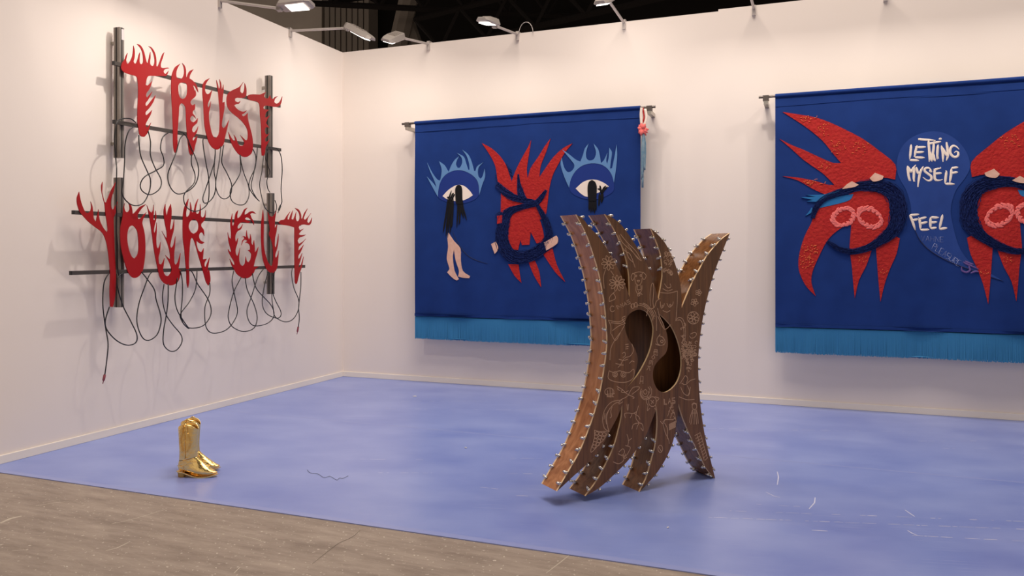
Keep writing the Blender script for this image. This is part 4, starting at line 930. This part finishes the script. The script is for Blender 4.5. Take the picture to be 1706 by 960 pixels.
engrave('basket', [circ(462,270,28,24),[(440,285),(495,280)],[(445,300),(490,300)],[(450,260),(452,300)],[(465,250),(468,305)],[(480,255),(482,300)]], Z2)
engrave('dragonfly', [[(508,235),(540,255),(575,285),(610,300)],[(545,255),(535,270),(560,275)],[(580,285),(605,245),(640,238),(645,250),(600,285)],[(580,290),(560,305),(530,320),(520,345),(545,330)],[(600,298),(615,305),(605,312)],[(565,270),(580,262)],[(520,240),(512,252),(528,262)]], Z2)
engrave('crescent', [[(540,320),(480,330),(440,370),(420,430),(430,490),(460,515)],[(530,330),(490,345),(455,390),(445,440),(455,500),(462,515)],[(465,370),(440,420),(445,470)],[(480,360),(470,390),(475,420),(465,430)],[(435,400),(428,440)]], Z2)
engrave('shell', [[(370,505),(405,515),(448,515),(430,560),(400,590),(365,630),(348,640),(352,610),(368,560),(370,505)]]+[circ(x, y, 11, 10) for x, y in ((385,525),(408,528),(430,530),(380,545),(403,550),(423,552),(376,566),(398,572),(372,586),(390,592),(368,606))], Z2, sub=3)
engrave('rose', [circ(683,270,10,14),circ(683,275,20,24,-.5,3.8),circ(685,278,30,32,.2,3.6),[(660,250),(650,280),(665,310),(690,318),(715,300),(722,260),(710,235)],[(700,240),(712,262),(700,285)]], Z2)
engrave('turtle', [circ(727,330,24,30),[(705,310),(695,300),(690,330),(700,355)],[(740,300),(768,310),(748,330)],[(700,350),(695,385),(710,370)],[(745,350),(752,380),(740,370)],[(715,320),(735,340)],[(735,320),(718,345)]], Z2)
engrave('letter_a', [[(648,222),(655,172),(670,175),(668,220)],[(650,205),(670,203)]], Z2, sub=1)
engrave('upright_word', glyphs('BOEK', 758, 12, -14, 34, 26, 20, 1.75)+[[(735,20),(760,25),(758,45),(735,40),(735,20)]], Z2, sub=1)
engrave('word_las', glyphs('LAS', 797, 312, 25, -3, 19, 36, -.03)+glyphs('LAS', 801, 314, 25, -3, 13, 28, -.03), Z2, sub=1)
engrave('claws', [[(560,430),(555,405),(575,400),(600,405),(590,430)],[(600,405),(630,390),(640,355)],[(630,390),(625,430),(645,460)],[(645,460),(610,470),(600,500)],[(645,460),(635,480),(630,500)],[(645,460),(665,470),(670,510),(655,490)],[(570,345),(575,385),(580,345)],[(610,400),(640,420),(650,440)]], Z2)
engrave('baby', [[(520,640),(545,620),(555,640),(540,660),(515,650)],[(560,600),(590,610),(580,640),(560,665),(545,660)],[(570,530),(580,570),(575,600)],[(580,570),(600,555)],[(485,700),(520,712),(550,690),(545,665)],[(560,650),(555,680),(570,670)]], Z2)
engrave('hatching', [[(820+i*5, 420+i*4-(i % 3)*30), (850+i*3, 330+i*16)] for i in range(9)]+[[(828,470+i*5),(870,450+i*5)] for i in range(8)], Z2)
engrave('mermaid', [[(775,450),(790,465),(805,440),(790,455)],[(790,460),(805,520),(825,560),(830,590)],[(800,440),(850,440),(870,430)],[(800,460),(820,500),(818,560)],circ(775,620,14,22),[(765,610),(785,640)]], Z2)
engrave('doll', [circ(985,360,14,18),[(975,378),(960,420),(955,460)],[(995,378),(1005,420),(1008,465)],[(975,380),(970,430),(962,470)],[(985,380),(982,470)],[(992,382),(998,470)],[(965,400),(1005,400)],[(968,350),(980,338),(1000,345)]], Z2)
engrave('tall_word', [[(985+i*7, 540+i*17), (1022+i*5, 520+i*17)] for i in range(10)]+[[(1000,530),(1045,690)],[(1022,525),(1065,680)]], Z2, sub=1)
engrave('heart_bird', [[(895,220),(915,190),(930,170),(945,190),(935,215)],[(900,240),(920,280),(950,290),(960,240)],[(890,300),(940,318),(985,315)],[(905,215),(930,225),(960,200),(990,190)],[(940,230),(955,265),(945,290)]], Z2)
engrave('tail', [[(870,720),(885,700),(910,705),(925,740),(930,800),(925,850)],[(880,715),(900,715),(915,750),(920,800),(915,845)],[(910,860),(915,830),(935,850)]], Z1)
engrave('tail_scales', curls(905, 845, 1000, 950, 46, 7, 9)+curls(905, 720, 928, 840, 14, 17, 6), Z1)
engrave('heart_scales', curls(920, 10, 1000, 80, 34, 9, 9)+curls(940, 85, 968, 140, 8, 19, 8), Z2)
engrave('blossom', flower(978, 700, 36, 6, .3)+[circ(978,700,36,38)], Z1)
engrave('blossom', flower(985, 605, 24, 5, .2)+flower(1010, 545, 20, 5), Z1)
engrave('creature', [[(960,800),(985,790),(998,800),(985,820),(965,825),(955,810)],[(775,800),(755,830),(760,860),(785,870),(805,850),(790,820),(765,810)],[(745,860),(770,870),(800,865)],circ(785,845,8,8),[(700,640),(690,690)],[(760,690),(800,770),(840,740)]], Z1)

# ------------------------------------------------------------------ gilded cowboy boots
def boot(pos, ang, scale, label):
    t = thing('cowboy_boot', pos, label, 'boot', 'gilded cowboy boots')
    ca, sa = math.cos(ang), math.sin(ang)
    def W(x, y, z): return Vector(pos)+Vector((x*ca-y*sa, x*sa+y*ca, z))*1.0 if False else Vector(pos)+Vector(((x*ca-y*sa)*scale, (x*sa+y*ca)*scale, z*scale))
    rings = [((-.070,.372),(.066,.372),.050),((-.069,.345),(.064,.345),.050),((-.067,.30),(.061,.30),.049),((-.064,.24),(.058,.24),.047),((-.062,.19),(.056,.195),.044),((-.063,.15),(.058,.165),.041),((-.069,.115),(.070,.145),.039),((-.077,.08),(.088,.128),.038),((-.077,.056),(.105,.113),.038),((-.060,.044),(.120,.102),.039),((-.02,.036),(.133,.092),.041),((.03,.024),(.147,.081),.045),((.07,.014),(.162,.069),.047),((.11,.010),(.178,.057),.043),((.15,.011),(.193,.047),.033),((.185,.016),(.210,.040),.020),((.214,.024),(.222,.036),.009)]
    N = 20; vs, fs = [], []
    rr = random.Random(5)
    for i, (b, f, w_) in enumerate(rings):
        c = ((b[0]+f[0])/2, (b[1]+f[1])/2); h = ((f[0]-b[0])/2, (f[1]-b[1])/2)
        for j in range(N):
            a = 2*math.pi*j/N; k = math.cos(a); y = w_*math.sin(a)
            e = abs(math.sin(a))
            z = c[1]+h[1]*k; x = c[0]+h[0]*k
            if i == 0: z += 0.026*(e**1.5)-0.006-0.022*max(0, k)**6 - 0.010*max(0, -k)**6
            wr = 1.0
            if 4 <= i <= 8: wr = 1+0.035*math.sin(i*2.4+j*1.1)
            if i < 6: x = x*1.10+0.004
            vs.append(W(x, y*wr, z))
    for i in range(len(rings)-1):
        m_ = 0
        for j in range(N): fs.append((i*N+j, i*N+(j+1) % N, (i+1)*N+(j+1) % N, (i+1)*N+j))
    fs.append(tuple((len(rings)-1)*N+j for j in range(N)))
    split = 6*N
    shaft = mk('shaft', vs[:7*N], [f for f in fs if max(f) < 7*N], 'gold', t, smooth=True)
    so = shaft.modifiers.new('thickness', 'SOLIDIFY'); so.thickness = 0.004; so.offset = 1
    sb = shaft.modifiers.new('round', 'SUBSURF'); sb.levels = 1; sb.render_levels = 1
    v2 = vs[6*N:]; f2 = [tuple(k-6*N for k in f) for f in fs if min(f) >= 6*N]
    foot = mk('vamp', v2, f2, 'gold', t, smooth=True)
    sb = foot.modifiers.new('round', 'SUBSURF'); sb.levels = 1; sb.render_levels = 1
    # tongue-shaped overlay seam, counter band, side seams
    q = MB(); q.tube([W(x, y, z) for x, y, z in spline([(.086,-.0415,.12),(.03,-.0445,.115),(-.02,-.0415,.085),(-.07,-.026,.085)], 5)], 0.0022*scale, 5)
    q.tube([W(x, y, z) for x, y, z in spline([(-.03,-.043,.085),(-.026,-.044,.06),(-.024,-.042,.035)], 4)], 0.0022*scale, 5); q.build('welt_seam', 'gold', foot, smooth=True)
    q = MB()
    for sgn_ in (-1, 1):
        q.tube([W(-.004, sgn_*y, z) for y, z in ((.0515,.385),(.0535,.34),(.0525,.28),(.0505,.22),(.047,.17),(.044,.14))], 0.0028*scale, 5)
    q.build('side_seam', 'gold', shaft, smooth=True)
    for sgn_ in (-1, 1):
        q = MB(); q.tube([W(x, sgn_*y, z) for x, y, z in spline([(-.022,.0545,.325),(-.020,.0550,.375),(-.012,.0520,.392),(.006,.0520,.392),(.014,.0550,.375),(.016,.0545,.325)], 5)], 0.0042*scale, 6); q.build('pull_strap', 'gold', t, smooth=True)
    # stitched scroll on the shaft
    q = MB()
    for s0 in (1, -1):
        for o_ in (0, .012, .024):
            pts = []
            for k in range(15):
                z = .19+.14*k/14; xx = s0*(.012+.022*math.sin(math.pi*k/14)+o_*.5); th = math.acos(max(-1, min(1, xx/.072))); pts.append(W(xx-.003, -.0515*math.sin(th), z))
            q.tube(pts, 0.0013*scale, 4)
    q.build('stitching', 'gold', shaft, smooth=True)
    # sole
    xs = [-.074,-.05,-.02,.02,.06,.1,.14,.18,.21,.224]; ws = [.030,.038,.040,.041,.046,.047,.040,.028,.016,.004]; zs = [.044,.041,.036,.022,.010,.005,.006,.011,.018,.024]
    S = spline([(x, w_, z) for x, w_, z in zip(xs, ws, zs)], 4); vs, fs = [], []
    for p in S:
        for y, dz in ((-1, 0), (1, 0), (1, .007), (-1, .007)): vs.append(W(p[0], y*p[1]*0.97, p[2]-.005+dz))
    n_ = len(S)
    for i in range(n_-1):
        for j in range(4): fs.append((i*4+j, i*4+(j+1) % 4, (i+1)*4+(j+1) % 4, (i+1)*4+j))
    fs += [(3, 2, 1, 0), tuple((n_-1)*4+j for j in range(4))]
    mk('sole', vs, fs, 'gold', t)
    vs, fs = [], []
    prof = []
    for z, k in ((0.0, .84), (.012, .87), (.028, .93), (.042, 1.0)):
        ring = []
        for j in range(16):
            a = 2*math.pi*j/16; x = -.044+.033*k*math.cos(a)*(1.0 if math.cos(a) < 0 else .95); y = .036*k*math.sin(a)
            if math.cos(a) > 0: x = -.044+.030*k*min(1, math.cos(a)*1.8)
            ring.append(W(x, y, z))
        vs += ring
    for i in range(3):
        for j in range(16): fs.append((i*16+j, i*16+(j+1) % 16, (i+1)*16+(j+1) % 16, (i+1)*16+j))
    fs += [tuple(range(15, -1, -1)), tuple(48+j for j in range(16))]
    mk('heel', vs, fs, 'gold_dark', t)
bp1 = on_floor(313.5, 794, 0.004); bp2 = bp1 + FWD*0.150 - RGT*0.046
boot(tuple(bp1), YAW-0.04, 0.92, 'gold cowboy boot nearer the camera, toe pointing right')
boot(tuple(bp2), YAW+0.03, 0.92, 'gold cowboy boot partly hidden behind the nearer one')

# ------------------------------------------------------------------ small litter on the vinyl
q = MB(); z = 0.0065
q.tube([on_floor(*p, z) for p in spline([(512,783),(517,788),(530,790),(540,796),(550,794),(561,800),(565,797),(572,797),(580,793)], 5)], 0.0012, 4)
tag(q.build('loose_thread', 'cable_black', None, base=on_floor(548, 798)), 'thin black thread lying on the blue floor right of the boots', 'thread')
def scrap(px, py, r, label):
    c = on_floor(px, py, 0.0042); rr = random.Random(int(px)); vs = []
    for k in range(6): a = k*1.047; vs.append(c+Vector((r*math.cos(a)*rr.uniform(.6, 1.2), r*math.sin(a)*rr.uniform(.5, 1), rr.uniform(.003, .008))))
    n = len(vs); vs += [v-Vector((0, 0, .002)) for v in vs]
    fs = [tuple(range(n)), tuple(reversed(range(n, 2*n)))]+[(i, n+i, n+(i+1) % n, (i+1) % n) for i in range(n)]
    tag(mk('paper_scrap', vs, fs, 'paper', None, base=c), label, 'litter', 'white scraps on the blue floor')
scrap(691, 661, 0.022, 'tiny white scrap on blue floor near left end of back wall')
scrap(776, 747, 0.014, 'tiny white scrap on blue floor midway between boots and wooden sculpture')
scrap(688, 635, 0.016, 'tiny white scrap against back baseboard below the eye banner')
scrap(1113, 880, 0.008, 'tiny white scrap on blue floor in front of the wooden sculpture')

# pale scrapes worn into the vinyl and a few scratches in the concrete
mat('scuff', (0.55, 0.57, 0.76), 0.6); mat('scratch', (0.50, 0.44, 0.36), 0.7); mat('crack', (0.14, 0.115, 0.09), 0.9)
def flat_strip(q, pts, wd, z):
    P = [on_floor(p[0], p[1], z) for p in pts]; n = len(P); vs = []
    for i in range(n):
        t = (P[min(i+1, n-1)]-P[max(i-1, 0)]); t.normalize(); nn = Vector((-t.y, t.x, 0))*wd*(0.35+0.65*math.sin(math.pi*(i+0.5)/n)); vs += [P[i]+nn, P[i]-nn]
    q.add(vs, [(2*i, 2*i+1, 2*i+3, 2*i+2) for i in range(n-1)])
q = MB(); rnd = random.Random(21)
for (x0, y0, x1, y1, dens) in ((655,669,860,668,.6),(640,681,880,683,.5),(1160,714,1560,720,.55),(1180,718,1330,717,.6),(1270,731,1400,732,.3),(1530,735,1640,735,.8),(1520,747,1706,748,.45),
        (850,764,905,764,.7),(845,789,905,790,.8),(860,826,910,828,.5),(1130,848,1706,869,.5),(1180,862,1706,882,.8),(1300,881,1706,902,.45),(1260,840,1345,845,.5),(600,765,705,766,.7),(630,788,720,788,.8),(800,812,900,822,.3)):
    L_ = x1-x0; x = x0
    while x < x1:
        d = rnd.uniform(4, 26)
        if rnd.random() < dens:
            e = min(x1, x+d); fy = lambda u: y0+(y1-y0)*(u-x0)/L_
            flat_strip(q, [(x, fy(x)), ((x+e)/2, fy((x+e)/2)+rnd.uniform(-.3, .3)), (e, fy(e))], rnd.uniform(.0018, .0045), 0.0046)
        x += d+rnd.uniform(1, 8)
for pts in ([(1295,786),(1297,795),(1295,808)],[(1358,829),(1357,838),(1348,848)],[(1276,820),(1290,827),(1300,829)],[(1508,850),(1518,857),(1524,861)],[(1512,884),(1520,889),(1528,892)]):
    flat_strip(q, pts, 0.004, 0.0046)
o = q.build('scuff_marks', 'scuff', vin); o['kind'] = 'stuff'
q = MB()
for pts, wd in (([(186,873),(210,868),(240,860),(275,849)], .003), ([(176,918),(195,913),(214,904)], .0045), ([(0,872),(18,864),(36,860)], .012), ([(398,892),(425,898),(440,903)], .002), ([(60,843),(90,838),(115,836)], .003), ([(910,955),(935,936),(955,920)], .003), ([(70,838),(100,832)], .002), ([(20,918),(45,916)], .003), ([(390,955),(400,945)], .003)):
    flat_strip(q, pts, wd, 0.0006)
c_ = q.build('floor_scratches', 'scratch', None, base=on_floor(230, 890)); c_['kind'] = 'structure'
q = MB(); flat_strip(q, spline([(520,940),(545,920),(565,905),(585,896),(600,884)], 4), .0025, 0.0006)
c_ = q.build('floor_crack', 'crack', None, base=on_floor(565, 905)); c_['kind'] = 'structure'
